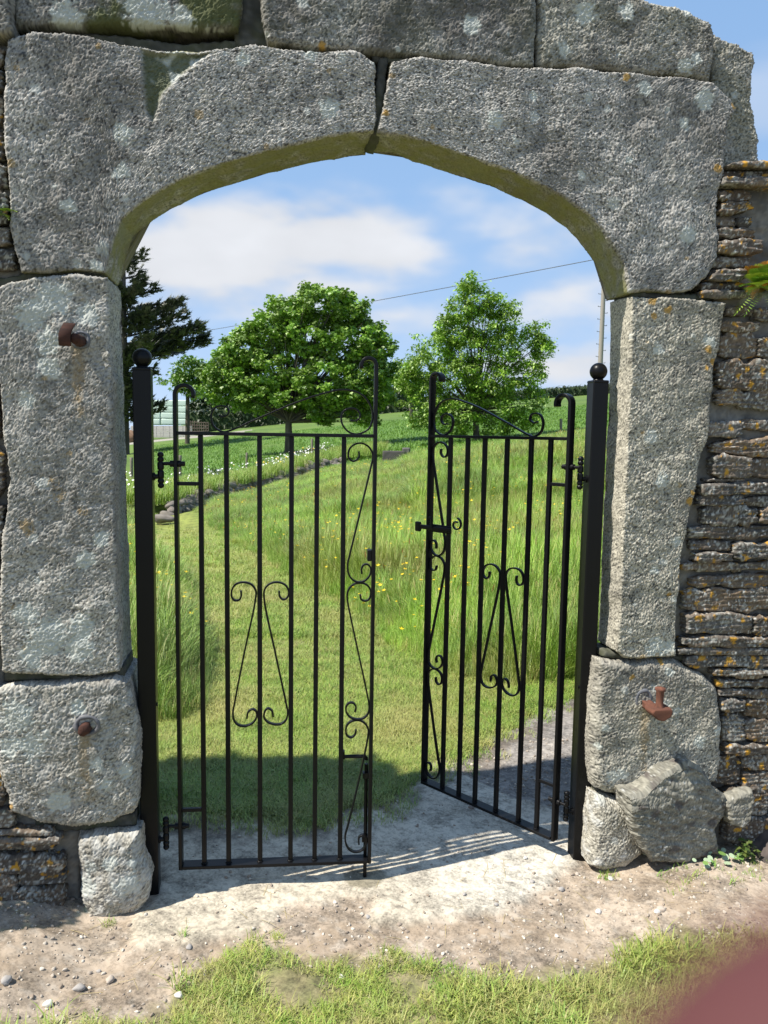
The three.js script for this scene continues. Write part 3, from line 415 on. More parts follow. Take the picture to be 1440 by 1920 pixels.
const gn = V(Math.sin(A1), 0, Math.cos(A1)), gx = V(Math.cos(A1), 0, -Math.sin(A1));
const gp = (px, py) => { const d = ray(px, py), t = -CAM.at.dot(gn) / d.dot(gn), p = CAM.at.clone().addScaledVector(d, t); return [p.dot(gx), p.y]; };
const cropA = (pts) => pts.map(([x, y]) => gp(380 + x / 3.789, 660 + y / 3.789)), cropB = (pts) => pts.map(([x, y]) => gp(400 + x / 3.097, 1040 + y / 3.097));
const scrolls = [
  cropA([[115, 450], [150, 460], [184, 438], [182, 402], [145, 384], [92, 395], [63, 450], [74, 518], [108, 553], [152, 567], [200, 556], [400, 470], [700, 345], [880, 289], [980, 269], [1080, 280], [1150, 320], [1195, 390], [1207, 440], [1204, 490], [1180, 545], [1130, 576], [1080, 583], [1030, 562], [991, 510], [986, 450], [1010, 415], [1050, 400], [1095, 410], [1118, 445], [1110, 475], [1080, 490], [1050, 485]]),
  cropA([[1108, 705], [1111, 740], [1092, 768], [1065, 775], [1041, 756], [1034, 720], [1048, 682], [1085, 654], [1130, 648], [1175, 670], [1203, 710], [1209, 750], [1200, 795], [1120, 1130], [1045, 1440], [1030, 1510], [1036, 1570], [1058, 1610], [1095, 1632], [1140, 1630], [1178, 1600], [1194, 1562], [1190, 1526], [1170, 1508], [1145, 1512], [1128, 1540], [1130, 1575]]),
  cropB([[853, 230], [856, 255], [876, 268], [900, 262], [913, 235], [911, 202], [890, 174], [850, 163], [810, 175], [784, 205], [777, 240], [783, 290], [840, 560], [895, 820], [905, 885], [896, 925], [868, 950], [830, 955], [792, 940], [771, 910], [772, 880], [790, 860], [815, 862], [828, 885], [822, 912]]),
  cropB([[828, 1015], [821, 1045], [800, 1060], [778, 1050], [769, 1020], [779, 985], [810, 963], [850, 961], [886, 985], [900, 1020], [897, 1060], [840, 1330], [782, 1570], [766, 1630], [771, 1680], [793, 1713], [830, 1725], [868, 1710], [888, 1675], [886, 1640], [868, 1627], [846, 1640], [845, 1680]]),
  cropB([[160, 208], [162, 240], [150, 262], [125, 265], [108, 245], [108, 205], [130, 172], [175, 160], [220, 172], [247, 210], [244, 265], [180, 570], [122, 870], [114, 920], [123, 965], [150, 990], [190, 993], [230, 975], [252, 940], [248, 908], [228, 897], [203, 912], [195, 950]]),
  cropB([[382, 210], [385, 240], [405, 260], [428, 250], [438, 215], [420, 178], [380, 160], [332, 167], [299, 200], [295, 252], [360, 570], [424, 870], [432, 920], [421, 960], [393, 982], [360, 985], [320, 973], [295, 945], [298, 912], [316, 892], [340, 905], [348, 940]]),
];
function hook(x, y, dir, r) { const o = []; for (let i = 0; i <= 12; i++) { const a = Math.PI * 1.12 * i / 12; o.push([x + dir * (r - r * Math.cos(a)), y - r + r * Math.sin(a)]); } return o; }
function gate(label) {
  const g = thing('iron_gate', label, 'gate', V(0, 0, 0), 'pair of garden gates');
  const P = (n, geo) => part(g, n, geo, M.black);
  P('hinge_stile', ribbon([[0, 0], [0, .4], [0, .9], [0, 1.4], [0, 1.66], ...hook(0, 1.728, 1, .031)], .013, .036, false));
  P('latch_stile', ribbon([[G, 0], [G, .5], [G, 1], [G, 1.5], [G, 1.78], ...hook(G, 1.833, -1, .026)], .013, .036, false));
  P('top_rail', bar(.007, RAIL, G - .007, RAIL, .012, .034)); P('bottom_rail', bar(.007, .009, G - .007, .009, .012, .046));
  for (const s of [.083, .170, .283, .393, .481, .574]) P('picket', bar(s, .0155, s, RAIL - .006, .0165, .0165));
  P('brace', bar(.006, 1.394, .075, 1.394, .013, .013)); P('brace', bar(.006, .219, .075, .219, .013, .013));
  scrolls.forEach((s, i) => P(i === 0 ? 'top_scroll' : 'scroll', ribbon(s, .0062, .014, true, s.length * 5)));
  for (const s of [.083, .170, .283, .393, .481, .574]) { const w = new THREE.SphereGeometry(.0125, 8, 6).scale(1, .32, 1.1).translate(s, .0165, 0); P('weld', w); }
  return g;
}
const cylX = (x0, x1, y, r, seg = 12, z = 0) => new THREE.CylinderGeometry(r, r, Math.abs(x1 - x0), seg).rotateZ(Math.PI / 2).translate((x0 + x1) / 2, y, z);
const cylY = (x, y0, y1, r, z = 0, seg = 14) => new THREE.CylinderGeometry(r, r, y1 - y0, seg).translate(x, (y0 + y1) / 2, z);
const bead = (x, y, prof) => new THREE.LatheGeometry(prof.map(([r, h]) => new THREE.Vector2(r, h)), 16).translate(x, y, 0);
const barrelProf = []; { const N = 60; for (let i = 0; i <= N; i++) { const t = i / N, y = -.063 + .126 * t; let r = .0105; if (t < .12) r = Math.sqrt(Math.max(0, .0112 ** 2 - (y + .0518) ** 2)); else if (t > .88) r = Math.sqrt(Math.max(0, .0112 ** 2 - (y - .0518) ** 2)); else { r = .0112; for (const c of [.14, .27, .5, .73, .86]) r -= .0036 * Math.exp(-(((t - c) / .022) ** 2)); } barrelProf.push([Math.max(r, .0001), y]); } }
const left = gate('black iron gate with the drop bolt, standing nearly closed'); left.rotation.y = A1;
const rightG = gate('black iron gate with the slide latch, swung open into the meadow'); rightG.position.set(WIDTH, 0, 0); rightG.rotation.y = Math.PI - A2;
for (const [g, fr] of [[left, 1], [rightG, -1]]) for (const yc of [1.44, .137]) { // eye bolts with nut, carried by the gate
  const e = part(g, 'hinge_eye', mergeGeometries([cylX(-.044, .03, yc + .022, .0062), cylX(.0068, .017, yc + .022, .0125, 6), cylX(-.02, -.0068, yc + .022, .0125, 6), cylX(.017, .03, yc + .022, .0085, 8)]), M.black);
}
{ // drop bolt and keeper on the left gate
  const x = .668, z = -.013;
  const b = part(left, 'drop_bolt', mergeGeometries([cylY(x, -.075, .37, .0068, z), cylX(.584, x - .002, .399, .0068, 12, z), new THREE.TorusGeometry(.014, .0068, 8, 8, Math.PI / 2).translate(x - .014, .3855, z)]), M.black);
  for (const [w, h, d, gx_, gy_, gz_] of [[.026, .02, .026, x, .33, .003], [.026, .02, .026, x, .085, .003], [.01, .03, .02, .583, .41, .006]]) part(b, 'guide', new THREE.BoxGeometry(w, h, d).translate(gx_, gy_, z + gz_), M.black);
  part(left, 'keeper', new RoundedBoxGeometry(.016, .04, .04, 1, .003).translate(.668, 1.146, -.004), M.black);
}
{ // slide latch on the right gate
  const y = 1.17; const l = part(rightG, 'slide_latch', mergeGeometries([new RoundedBoxGeometry(.125, .034, .012, 1, .004).toNonIndexed().translate(.612, y, -.014), new RoundedBoxGeometry(.19, .02, .014, 1, .006).toNonIndexed().translate(.637, y + .001, -.024)]), M.black);
  part(l, 'knob', new RoundedBoxGeometry(.032, .044, .016, 2, .007).translate(.728, y, -.024), M.black); part(l, 'handle', mergeGeometries([cylY(.645, y, y + .045, .006, -.03), cylX(.645, .66, y + .045, .006, 8, -.03)]), M.black);
  const sc = []; for (let i = 0; i <= 26; i++) { const a = Math.PI * .95 - i * .26, r = .029 * (1 - i * .026); sc.push([.533 + Math.cos(a - 1.6) * r * -1, y + .025 + Math.sin(a - 1.6) * r]); } part(rightG, 'scroll', ribbon(sc, .005, .012, true, 80), M.black);
}
shade(left); shade(rightG);
function post(x, dir, label) {
  const p = thing('gate_post', label, 'gate post', V(x, -.17, .003), 'gate posts'); const Y = (y) => y + .17;
  part(p, 'shaft', new RoundedBoxGeometry(.06, 1.93, .06, 2, .0045).translate(0, Y(.81), 0), M.black);
  part(p, 'cap', mergeGeometries([new RoundedBoxGeometry(.0615, .012, .0615, 2, .005).toNonIndexed().translate(0, Y(1.777), 0), new THREE.CylinderGeometry(.014, .022, .014, 20).toNonIndexed().translate(0, Y(1.788), 0)]), M.black);
  part(p, 'ball_finial', new THREE.SphereGeometry(.032, 32, 24).translate(0, Y(1.8155), 0), M.black);
  for (const yc of [1.44, .137]) part(p, 'hinge', mergeGeometries([new THREE.LatheGeometry(barrelProf.map(([r, h]) => new THREE.Vector2(r, h)), 16).translate(dir * .0545, Y(yc), 0), cylX(dir * .028, dir * .05, Y(yc - .022), .0085), cylX(dir * .0295, dir * .036, Y(yc - .022), .0135, 12)]), M.black);
  part(p, 'screw', cylX(dir * .029, dir * .0345, Y(.62), .0065, 10, .012), M.black);
  return p;
}
post(-.1055, 1, 'black square gate post with ball top beside the bulging pale foot stone'); post(1.519, -1, 'black square gate post with ball top beside the wide open gate');
console.log('gates');
// ---------------------------------------------------------------- loose stones at the foot of the wall
function looseStone(name, label, s, o) {
  const F = o.facet && px2(o.facet, o.zf); const cut = (x, y) => { if (!F) return 0; const dx = F[1][0] - F[0][0], dy = F[1][1] - F[0][1], L = Math.hypot(dx, dy); const d = ((y - F[0][1]) * dx - (x - F[0][0]) * dy) / L + .012 * N3(x * 14, y * 14, 3); return -.24 * Math.max(0, d); };
  const g = block(sidesPx(s, o.zf), { zf: o.zf, zb: o.zb, r: o.r, cell: .0042, side: .008, tiltX: o.tiltX, tiltY: o.tiltY, bulge: o.bulge, disp: (x, y, z, f) => (f ? cut(x, y) : 0) + .012 * Math.abs(N3(x * 9 + o.seed, y * 9, z * 9)) - .007 * Math.abs(N3(x * 17, y * 22 + o.seed, z * 17)) + .003 * N3(x * 30, y * 60, z * 30 + o.seed) + .003 * N3(x * 75, y * 110, z * 75) + .0018 * N3(x * 165, y * 165, z * 165) + (hash3(x, y, z, 3) - .5) * .003 + .004 * (lam(y * 24 + x * 7 + .8 * N3(x * 6, y * 6, z * 6)) - .5), paint: (x, y, z, f) => { const b = N3(x * 9 + o.seed, y * 9, z * 9), m = N3(x * 60, y * 90, z * 60), q = N3(x * 170, y * 170, z * 170); let c = [.235, .225, .185]; const k = 1 + .35 * b + .45 * m + .5 * q + .5 * (hash3(x, y, z, 4) - .5); c = [c[0] * k * o.tone, c[1] * k * o.tone, c[2] * k * o.tone]; c = mix3(c, [.5, .5, .47], .75 * sst(.45, .52, N3(x * 75, y * 75, z * 75 + o.seed))); return mix3(c, [.06, .045, .045], .7 * sst(.3, .5, N3(x * 22 + 4, y * 22, z * 22) + .3 * q)); } });
  return single(name, g, M.stone, label, 'boulder');
}
looseStone('leaning_boulder', 'big angular olive grey boulder leaning on the right lower jamb', { b: [[1223, 1618], [1286, 1622], [1360, 1612]], r: [[1360, 1612], [1350, 1562], [1370, 1536], [1367, 1501], [1344, 1480], [1325, 1447]], t: [[1172, 1490], [1204, 1484], [1244, 1452], [1294, 1429], [1325, 1447]], l: [[1223, 1618], [1192, 1567], [1175, 1520], [1172, 1490]] }, { zf: .19, zb: .1, r: .016, seed: 3, tone: .9, tiltY: .05, tiltX: -.14, facet: [[1176, 1515], [1325, 1474]] });
looseStone('flat_stone', 'smooth pale green grey flat stone propped behind the boulder', { b: [[1372, 1548], [1392, 1552], [1406, 1545]], r: [[1406, 1545], [1418, 1505], [1414, 1486]], t: [[1362, 1504], [1392, 1490], [1414, 1486]], l: [[1372, 1548], [1366, 1528], [1362, 1504]] }, { zf: .175, zb: .12, r: .012, seed: 8, tone: .85, tiltY: -.1 });
{ // broken roofing slates stacked on edge
  const R = rng(12); const base = onZ(1440, 1560, .2);
  for (let i = 0; i < 4; i++) { const m = new THREE.Mesh(roughSlab(.30, .012 + R() * .006, .17, i), M.stone); m.name = numbered('slate_slab'); m.userData = { label: 'dark slate slab in the leaning stack at the wall foot', category: 'slate', group: 'leaning dark slate slabs' }; m.position.set(base.x + .1 + i * .012, base.y - .03 - i * .03, .2 + i * .02); m.rotation.set(.25, .12 * i, .75 - i * .09); m.castShadow = m.receiveShadow = true; scene.add(m); }
}
function roughSlab(w, h, d, seed) { const g = roughen(new THREE.BoxGeometry(w, h, d, 24, 2, 14), .006, 22); const p = g.attributes.position.array, c = new Float32Array(p.length); for (let i = 0; i < p.length; i += 3) { const n = N3(p[i] * 30 + seed, p[i + 1] * 60, p[i + 2] * 30), m = N3(p[i] * 90, p[i + 1] * 90, p[i + 2] * 90 + seed); c.set(mix3([.05, .042, .04], [.14, .11, .095], clamp(.4 + n * .7 + m * .3)), i); } g.setAttribute('color', new THREE.BufferAttribute(c, 3)); return g; }
// pebbles
function pebbleGeo(seed) { const g = mergeVertices(new THREE.IcosahedronGeometry(1, 2).deleteAttribute('uv').deleteAttribute('normal')); const p = g.attributes.position.array; for (let i = 0; i < p.length; i += 3) { const k = 1 + .4 * N3(p[i] * 1.1 + seed, p[i + 1] * 1.1, p[i + 2] * 1.1) + .12 * N3(p[i] * 3, p[i + 1] * 3 + seed, p[i + 2] * 3); p[i] *= k; p[i + 1] *= k * .62; p[i + 2] *= k * .8; } g.computeVertexNormals(); return g; }
const pebGeos = [1, 2, 3, 4, 5].map((s) => pebbleGeo(s * 7.3));
const pebMats = [[.62, .6, .56], [.34, .32, .3], [.42, .36, .3], [.25, .22, .2]].map((c) => std({ color: lin(...c), roughness: .9 }));
{ const R = rng(71); const list = [[1122, 1711, .012, 0, 'white pebble alone on the brown dirt'], [985, 1618, .009, 0], [355, 1781, .011, 1], [1082, 1643, .009, 2], [997, 1662, .010, 1], [206, 1842, .014, 2], [148, 1855, .018, 1], [90, 1883, .014, 0], [185, 1818, .008, 1], [930, 1702, .008, 1], [1052, 1672, .012, 1], [870, 1685, .009, 1], [1240, 1712, .016, 2], [1232, 1716, .013, 0], [640, 1830, .010, 0], [335, 1868, .014, 0], [12, 1845, .018, 1], [1145, 1650, .013, 0], [690, 1723, .010, 1], [1000, 1560, .012, 3], [884, 1520, .014, 3]];
  for (const [px, py, r, k, lab] of list) { const p = gHit(px, py); const m = single('pebble', pebGeos[Math.floor(R() * 5)], pebMats[k], lab || 'small loose pebble lying on the bare path', 'pebble', lab ? undefined : 'loose pebbles on the path'); m.scale.setScalar(r); m.position.set(p.x, ground(p.x, p.z) + r * .3, p.z); m.rotation.y = R() * 6; } }
function inst(name, geo, mat, list, parent, kind = 'stuff') { const m = new THREE.InstancedMesh(geo, mat, list.length); m.name = name; const M4 = new THREE.Matrix4(), q = new THREE.Quaternion(), e = new THREE.Euler(), c = new THREE.Color(); list.forEach((a, i) => { e.set(a.rx || 0, a.ry || 0, a.rz || 0, 'YXZ'); q.setFromEuler(e); M4.compose(V(a.x, a.y, a.z), q, V(a.sx ?? a.s, a.sy ?? a.s, a.sz ?? a.s)); m.setMatrixAt(i, M4); if (a.c) m.setColorAt(i, c.setRGB(...a.c)); }); m.castShadow = m.receiveShadow = true; if (kind) m.userData.kind = kind; (parent || scene).add(m); return m; }
{ // grit and chippings nobody could count
  const R = rng(19), list = []; for (let i = 0; i < 9500; i++) { const x = lerp(-.75, 2.3, R()), z = lerp(-1.0, .95, R()); const d = (z > frontLine(x) + .05) || (z < lawnLine(x)); if (d) continue; const cc = concM(x, z); if (R() < cc * .88) continue; const s = lerp(.0022, .0085, Math.pow(R(), 3)); const t = R(); const c = mix3([.26, .21, .165], [.62, .57, .49], t * t); list.push({ x, y: ground(x, z) + s * .2, z, s, ry: R() * 6, rx: R(), c }); }
  inst('gravel', pebGeos[2], std({ color: 0xffffff, roughness: .95 }), list); scene.children[scene.children.length - 1].userData = { kind: 'stuff', label: 'scattered pale grit and stone chippings on the dirt path', category: 'gravel' };
}

// ---------------------------------------------------------------- grass
function bladeGeo(n, h, spread, w, lean, seed, seedHead = 0) {
  const R = rng(seed), pos = [], idx = [];
  for (let i = 0; i < n; i++) {
    const a = R() * 6.283, rr = Math.sqrt(R()) * spread, x = Math.cos(a) * rr, z = Math.sin(a) * rr, hh = h * lerp(.5, 1.1, R()), b = R() * 6.283, L = lean * hh * lerp(.2, 1.2, R()), dx = Math.cos(b), dz = Math.sin(b), ww = w * lerp(.6, 1.2, R()); const tx = -dz, tz = dx; const o = pos.length / 3;
    const seg = [[0, 0, 1], [.45, .25, .85], [.8, .62, .5], [1, 1, .06]];
    for (const [u, l, k] of seg) { const y = hh * u * (1 - .18 * l * lean), px = x + dx * L * l, pz = z + dz * L * l; pos.push(px - tx * ww * k, y, pz - tz * ww * k, px + tx * ww * k, y, pz + tz * ww * k); }
    for (let s = 0; s < 3; s++) idx.push(o + s * 2, o + s * 2 + 1, o + s * 2 + 3, o + s * 2, o + s * 2 + 3, o + s * 2 + 2);
  }
  const g = geoOf(pos, idx), nn = g.attributes.normal.array; for (let i = 0; i < nn.length; i += 3) { const f = nn[i + 1] < 0 ? -1 : 1; let a = nn[i] * .75 * f, b = nn[i + 1] * .75 * f + .62, c = nn[i + 2] * .75 * f; const L = Math.hypot(a, b, c); nn[i] = a / L; nn[i + 1] = b / L; nn[i + 2] = c / L; }
  return g;
}
function flowerGeo(petals, r, h, cup) { const pos = [], idx = []; pos.push(0, h, 0); for (let i = 0; i < petals * 2; i++) { const a = i / petals * Math.PI, q = i % 2 ? r : r * .5; pos.push(Math.cos(a) * q, h + (i % 2 ? cup : cup * .4), Math.sin(a) * q); } for (let i = 0; i < petals * 2; i++) idx.push(0, 1 + (i + 1) % (petals * 2), 1 + i); return geoOf(pos, idx); }
const GC = (R, m) => { // grass colours: fresh, blue green, straw
  const t = R(); let c = t < .45 ? [.165, .345, .026] : t < .84 ? [.275, .445, .044] : [.42, .40, .13]; if (m) c = mix3(c, [.42, .43, .11], m * R()); const k = lerp(.75, 1.25, R()); return [c[0] * k, c[1] * k, c[2] * k]; };
{ // turf at the photographer's feet
  const R = rng(101), g1 = bladeGeo(26, .028, .03, .0014, 1.2, 3), g2 = bladeGeo(20, .045, .026, .0016, 1.1, 4), l1 = [], l2 = [], l3 = [];
  for (let i = 0; i < 9000; i++) { const x = lerp(-.8, 2.3, R()), z = lerp(.2, 1.35, R()); const dd = z - frontLine(x) + .1 * N3(x * 6, 2, z * 6); const bare = N3(x * 4.5 + 3, 7, z * 4.5) ; if (dd < 0 || R() > .35 + dd * 9 || bare > .24 + R() * .35) continue; const y = ground(x, z) - .006; const c = mix3(GC(R, 1.0), [.46, .39, .2], clamp(.3 + .8 * N3(x * 3, 8, z * 3)) * .75); if (R() < .62) l1.push({ x, y, z, s: lerp(.6, 1.15, R()), ry: R() * 6, c }); else l2.push({ x, y, z, s: lerp(.6, 1.1, R()) * (1 + .5 * sst(.05, .4, N3(x * 5, 9, z * 5))), ry: R() * 6, c }); }
  for (let i = 0; i < 260; i++) { const x = lerp(-.7, 2.2, R()), z = lerp(-.1, .9, R()); l3.push({ x, y: ground(x, z) + .001, z, s: lerp(.4, 1, R()), ry: R() * 6, rz: 0, c: [.42, .34, .16] }); }
  inst('front_grass', g1, M.blade, l1).userData = { kind: 'stuff', label: 'short worn turf in front of the gateway', category: 'grass' };
  inst('front_grass_tufts', g2, M.blade, l2).userData = { kind: 'stuff', label: 'taller green tufts in the front turf', category: 'grass' };
  const straw = geoOf([0, 0, -.0008, .05, .004, -.0008, .05, .004, .0008, 0, 0, .0008, .09, .001, 0], [0, 2, 1, 0, 3, 2, 1, 2, 4]);
  inst('dry_straws', straw, std({ color: 0xffffff, roughness: .8, side: THREE.DoubleSide }), l3).userData = { kind: 'stuff', label: 'dry straw lying about the dirt path', category: 'straw' };
}
{ // mown lawn and path behind the gates
  const R = rng(202), g1 = bladeGeo(30, .045, .055, .0016, 1.0, 13), l1 = [];
  for (let i = 0; i < 60000 && l1.length < 15000; i++) { const d = 3 + 10 * R() * R(), X = lerp(-.34, .3, R()) * d; const x = CAM.at.x + FH.x * d + RH.x * X, z = CAM.at.z + FH.z * d + RH.z * X; const lz = z - lawnLine(x) - .09 * N3(x * 9, 1, z * 9) - .05 * N3(x * 25, 1, z * 25); if (lz > 0 && R() > .12 * sst(.25, 0, lz)) continue; if (sdPoly(PATH, x, z) < -.15) continue; l1.push({ x, y: ground(x, z) - .004, z, s: lerp(.65, 1.15, R()) * (d > 6 ? 1.5 : 1), ry: R() * 6, c: mix3(GC(R, .6), [.50, .45, .17], clamp(.25 + .9 * N3(x * 1.6, 4, z * 1.6) + .5 * N3(x * 6, 4, z * 6)) * .7) }); }
  inst('mown_grass', g1, M.blade, l1).userData = { kind: 'stuff', label: 'short mown grass path leading away behind the gates', category: 'grass' };
}
{ // tall meadow
  const R = rng(303), tall = [bladeGeo(34, .34, .09, .0028, .55, 21), bladeGeo(30, .42, .10, .0024, .4, 22), bladeGeo(26, .30, .09, .0038, .9, 23)], L = [[], [], []], seeds = [], fl = [], da = [];
  for (let i = 0; i < 90000; i++) {
    const d = 3.6 + 21 * Math.pow(R(), .8), X = lerp(-.36, .34, R()) * d; if (R() > clamp(9 / d, .32, 1)) continue; const x = CAM.at.x + FH.x * d + RH.x * X, z = CAM.at.z + FH.z * d + RH.z * X;
    if (mownM(x, z) > .25 + .3 * R() || z > lawnLine(x) - .3 || sdPoly(PATH, x, z) > -.05) continue; if (d > 11.2 && X < -2.9 - (d - 12) * .18 && d > 15) continue;
    { const p = 720 + 1440 * X / d; if (p > 300 && p < 660) { const dw = p < 318 ? 14.2 : lerp(14.4, 25.6, (p - 318) / 330); if (d > dw - .8 && d < dw + .5) continue; } }
    const edge = sst(0, .5, -sdPoly(PATH, x, z)); const patch = N3(x * .7, 3, z * .7), s = lerp(.35, 1, edge) * lerp(.75, 1.1, R()) * (1 - .3 * sst(8, 20, d)) * (1 + .35 * patch) * (d > 12 ? 1.15 : 1) * (X < .5 && d > 10.5 ? .6 : 1) * (d < 9 ? 1.18 : 1);
    let c = GC(R, .3); { const k = 1 + .5 * N3(x * 1.1, 6, z * 1.1); c = [c[0] * k, c[1] * k, c[2] * k]; } if (N3(x * .5 + 4, 2, z * .5) > .16) c = mix3(c, [.42, .35, .12], .15 + .25 * R());
    L[Math.floor(R() * 3)].push({ x, y: gBase(x, z) - .01, z, s, sx: s * (d > 12 ? 1.6 : 1), sz: s * (d > 12 ? 1.6 : 1), sy: s, ry: R() * 6, c });
    if (R() < .045 && d > 6) seeds.push({ x, y: gBase(x, z) + .30 * s, z, s: lerp(.4, .9, R()), ry: R() * 6, rx: (R() - .5) * 1.1, c: R() < .3 && N3(x * .9, 8, z * .9) > 0 ? [.38, .17, .07] : [.42, .37, .16] });
    if (R() < .05 && N3(x * .6, 5, z * .6) > -.05) fl.push({ x, y: gBase(x, z) + .38 * s, z, s: lerp(.8, 1.5, R()), ry: R() * 6, rx: R() * .5 });
  }
  console.log('meadow', L.map((l) => l.length), seeds.length, fl.length);
  ['meadow_grass', 'meadow_grass_fine', 'meadow_grass_broad'].forEach((n, i) => { inst(n, tall[i], M.blade, L[i]).userData = { kind: 'stuff', label: ['tall uncut meadow grass', 'fine upright meadow grass', 'broad leaning meadow grass'][i] + ' behind the gates', category: 'grass' }; });
  const head = geoOf([-.004, 0, 0, .004, 0, 0, .006, .05, .003, -.006, .05, .003, 0, .1, .012, 0, 0, -.004, 0, 0, .004, .003, .05, .006, .003, .05, -.006], [0, 1, 2, 0, 2, 3, 3, 2, 4, 5, 6, 7, 5, 7, 8, 8, 7, 4]);
  inst('grass_seed_heads', head, std({ color: 0xffffff, roughness: .8, side: THREE.DoubleSide }), seeds).userData = { kind: 'stuff', label: 'brown and reddish seed heads over the meadow', category: 'seed heads' };
  inst('buttercups', flowerGeo(5, .017, 0, .008), M.butter, fl).userData = { kind: 'stuff', label: 'yellow buttercups dotted through the meadow', category: 'flowers' };
}
{ // pasture beyond
  const R = rng(404), g = bladeGeo(22, .16, .4, .012, .7, 41), l = []; for (let i = 0; i < 16000; i++) { const d = 24 + 46 * Math.pow(R(), 1.4), X = lerp(-.3, .3, R()) * d, x = CAM.at.x + FH.x * d + RH.x * X, z = CAM.at.z + FH.z * d + RH.z * X; l.push({ x, y: gBase(x, z) - .02, z, s: lerp(.6, 1.2, R()) * (N3(x * .15, 3, z * .15) > .1 ? 1.25 : .9), ry: R() * 6, c: mix3([.12, .27, .02], [.2, .36, .04], R()) }); }
  inst('pasture_grass', g, M.blade, l).userData = { kind: 'stuff', label: 'short green pasture on the rising field', category: 'grass' };
}
console.log('grass');
// ---------------------------------------------------------------- churchyard beyond the meadow
{ // low rubble edging
  const w = thing('low_rubble_wall', 'low tumbled edging of rough field stones below the daisy bank', 'wall'); const R = rng(55); const line = [[318, 14.2], [350, 15.6], [400, 17.4], [455, 19.6], [520, 21.8], [580, 23.6], [645, 25.4]];
  const geos = [11, 12, 13, 14].map((s) => { const g = pebbleGeo(s * 3.1).clone(); const p = g.attributes.position.array, c = new Float32Array(p.length); for (let i = 0; i < p.length; i += 3) { const n = N3(p[i] * 3 + s, p[i + 1] * 3, p[i + 2] * 3), q = N3(p[i] * 9, p[i + 1] * 9, p[i + 2] * 9 + s); c.set(mix3([.11, .095, .08], [.25, .22, .185], clamp(.5 + n * .7 + q * .4)), i); } g.setAttribute('color', new THREE.BufferAttribute(c, 3)); return g; });
  for (let i = 0; i < line.length - 1; i++) for (let k = 0; k < 9; k++) { const u = (k + R() * .6) / 9, p = onGround(lerp(line[i][0], line[i + 1][0], u), lerp(line[i][1], line[i + 1][1], u)); const s = lerp(.09, .15, R()) * (i === 0 ? .75 : 1); for (let q = 0; q < 3; q++) { const m = part(w, 'field_stone', geos[Math.floor(R() * 4)], M.stone); m.scale.set(s * lerp(.9, 1.5, R()), s, s); m.position.set(p.x + (R() - .5) * .12, p.y + s * (.3 + q * .7), p.z - q * .12); m.rotation.set(R() * .5, R() * 6, R() * .4); } }
  const e = single('field_boulder', geos[1], M.stone, 'rounded grey boulder at the near end of the low rubble edging', 'boulder'); const p = onGround(303, 12.9); e.position.set(p.x, p.y + .1, p.z); e.scale.set(.17, .13, .14);
}
const leafQuad = (l, w, fold = .25) => geoOf([0, 0, 0, -w, fold * w, l * .4, 0, 0, l * .5, w, fold * w, l * .4, 0, -.12 * l, l], [0, 1, 2, 0, 2, 3, 1, 4, 2, 2, 4, 3]);
{ // earth bank behind the edging, rough grass and ox-eye daisies
  const R = rng(61), g = bladeGeo(28, .3, .13, .004, .6, 31), gl = [], fl = [], fy = [];
  for (let i = 0; i < 5200; i++) { const px = lerp(225, 720, R()), u = .1 + .9 * R(); const d0 = px < 318 ? 14.2 : lerp(14.4, 25.6, clamp((px - 318) / 330)); const d = d0 + u * 5; const p = onGround(px, d); const y = p.y + .26 * sst(0, .12, u) * sst(1, .75, u); gl.push({ x: p.x, y: y - .05, z: p.z, s: lerp(.7, 1.3, R()), ry: R() * 6, c: GC(R, .5) });
    const dens = Math.max(N3(px * .02, d * .5, 2) * .42, px < 330 && u < .5 ? .12 : 0, px > 480 && px < 610 && u > .3 ? .34 : 0); if (R() < dens) (R() < .92 ? fl : fy).push({ x: p.x + (R() - .5) * .2, y: y + lerp(.28, .46, R()), z: p.z, s: lerp(.7, 1.2, R()), ry: R() * 6, rx: .5 + R() * .5 }); }
  inst('bank_grass', g, M.blade, gl).userData = { kind: 'stuff', label: 'rough grass on the bank above the rubble edging', category: 'grass' };
  inst('ox_eye_daisies', flowerGeo(9, .03, 0, .004), M.petal, fl).userData = { kind: 'stuff', label: 'white daisies massed on the grassy bank', category: 'flowers' };
  inst('yellow_bank_flowers', flowerGeo(5, .035, 0, .01), M.butter, fy).userData = { kind: 'stuff', label: 'yellow flowers among the bank daisies', category: 'flowers' };
}
{ // chest tomb with raised end
  const p = onGround(739, 23.5), t = thing('stone_trough', 'dark weathered stone trough at the meadow edge between the trees', 'trough', V(p.x, p.y, p.z)); t.rotation.y = -.25; const m = std({ color: lin(.075, .07, .066), roughness: .9 }), m2 = std({ color: lin(.11, .105, .1), roughness: .9 });
  part(t, 'side', roughen(new THREE.BoxGeometry(.7, .34, .05, 14, 8, 2), .012, 9).translate(0, .17, .2), m); part(t, 'side', roughen(new THREE.BoxGeometry(.7, .34, .05, 14, 8, 2), .012, 9).translate(0, .17, -.2), m); part(t, 'end', roughen(new THREE.BoxGeometry(.05, .32, .35, 2, 8, 8), .01, 9).translate(-.33, .16, 0), m2); part(t, 'end', roughen(new THREE.BoxGeometry(.22, .44, .42, 6, 10, 8), .012, 9).translate(.36, .22, 0), m2);
  part(t, 'soil', roughen(new THREE.BoxGeometry(.62, .2, .34, 8, 3, 6), .02, 12).translate(0, .16, 0), std({ color: lin(.06, .05, .03), roughness: 1 }));
}
